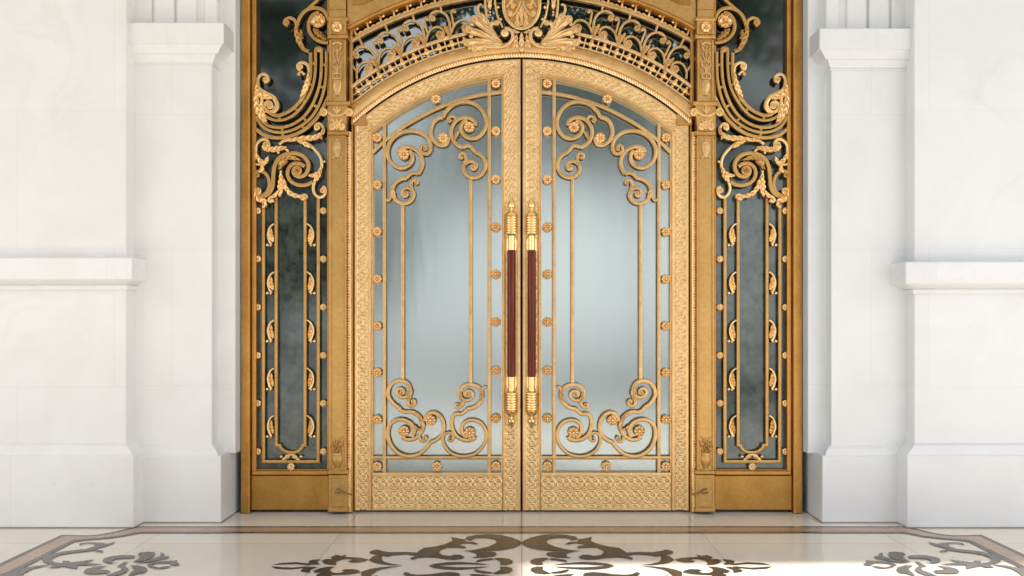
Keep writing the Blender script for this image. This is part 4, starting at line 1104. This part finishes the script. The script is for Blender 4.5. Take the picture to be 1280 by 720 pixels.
T3 = tree(-2.2, -30, 0, 'added tall slim tree darkening the reflection high in the left leaf, between two broad trees', None, (9, 21, 3.4, 11000, 8.0))  # out-of-view tree added to darken the top of the left pane
T2 = tree(-7.4, -31, 0, 'added low rounded tree dimming the reflection in the left leaf, beside the tall slim tree', None, (5, 9.0, 3.4, 7000, 3.6))  # low out-of-view trees, added to dim the bright gap in the left pane
tree(-10.6, -29, 2, 'added low rounded tree dimming the reflection in the left glass, behind the broad tree', T2)

# ================================================================== LIGHT, SKY, CAMERA
w = bpy.data.worlds.new('World'); scene.world = w; w.use_nodes = True
nt = w.node_tree
sky = nt.nodes.new('ShaderNodeTexSky'); sky.sky_type = 'NISHITA'; sky.sun_disc = False
SUN_EL, SUN_AZ = radians(62), radians(12)        # azimuth measured from -Y toward +X
sky.sun_elevation = SUN_EL
sky.sun_rotation = pi - SUN_AZ
sky.air_density = 1.0; sky.dust_density = 1.0; sky.altitude = 10
bg = nt.nodes['Background']; bg.inputs['Strength'].default_value = .13
tc = nt.nodes.new('ShaderNodeTexCoord'); sep = nt.nodes.new('ShaderNodeSeparateXYZ')
nt.links.new(tc.outputs['Generated'], sep.inputs[0])
cn = noise(nt, tc.outputs['Generated'], 2.6, 6, .6, .3)
hz = N(nt, 'ShaderNodeMapRange'); hz.inputs['From Min'].default_value = .0; hz.inputs['From Max'].default_value = .85
hz.inputs['To Min'].default_value = .34; hz.inputs['To Max'].default_value = -.06
nt.links.new(sep.outputs['Z'], hz.inputs['Value'])
ad = N(nt, 'ShaderNodeMath', operation='ADD'); nt.links.new(cn, ad.inputs[0]); nt.links.new(hz.outputs['Result'], ad.inputs[1])
cf = N(nt, 'ShaderNodeMapRange'); cf.inputs['From Min'].default_value = .48; cf.inputs['From Max'].default_value = .72; nt.links.new(ad.outputs[0], cf.inputs['Value'])
cm = N(nt, 'ShaderNodeMix', data_type='RGBA'); nt.links.new(cf.outputs['Result'], cm.inputs['Factor'])
nt.links.new(sky.outputs['Color'], cm.inputs['A']); cm.inputs['B'].default_value = (8.6, 8.6, 8.7, 1)
nt.links.new(cm.outputs['Result'], bg.inputs['Color'])
sd = bpy.data.lights.new('sun', 'SUN'); sd.energy = 4.0; sd.angle = radians(1.2); sd.color = (1, .965, .91)
so = bpy.data.objects.new('sun', sd); COL.objects.link(so)
from mathutils import Vector
dirv = Vector((sin(SUN_AZ) * cos(SUN_EL), -cos(SUN_AZ) * cos(SUN_EL), sin(SUN_EL)))
so.rotation_euler = dirv.to_track_quat('Z', 'Y').to_euler()
so.location = dirv * 30
cd = bpy.data.cameras.new('camera'); cam = bpy.data.objects.new('camera', cd); COL.objects.link(cam)
cam.location = (0, -CAM_D, EYE); cam.rotation_euler = (pi / 2, 0, 0)
cd.sensor_width = 36; cd.lens = 36 * 1000 / 1280
cd.shift_x = -12 / 1280; cd.shift_y = 40 / 1280; cd.clip_end = 1000
scene.camera = cam
scene.view_settings.view_transform = 'Standard'; scene.view_settings.look = 'None'
scene.view_settings.exposure = 0.72; scene.view_settings.gamma = 1
scene.render.engine = 'CYCLES'
scene.cycles.use_denoising = True
scene.cycles.max_bounces = 12; scene.cycles.diffuse_bounces = 8; scene.cycles.glossy_bounces = 4
scene.cycles.caustics_reflective = False; scene.cycles.caustics_refractive = False
scene.cycles.sample_clamp_indirect = 6
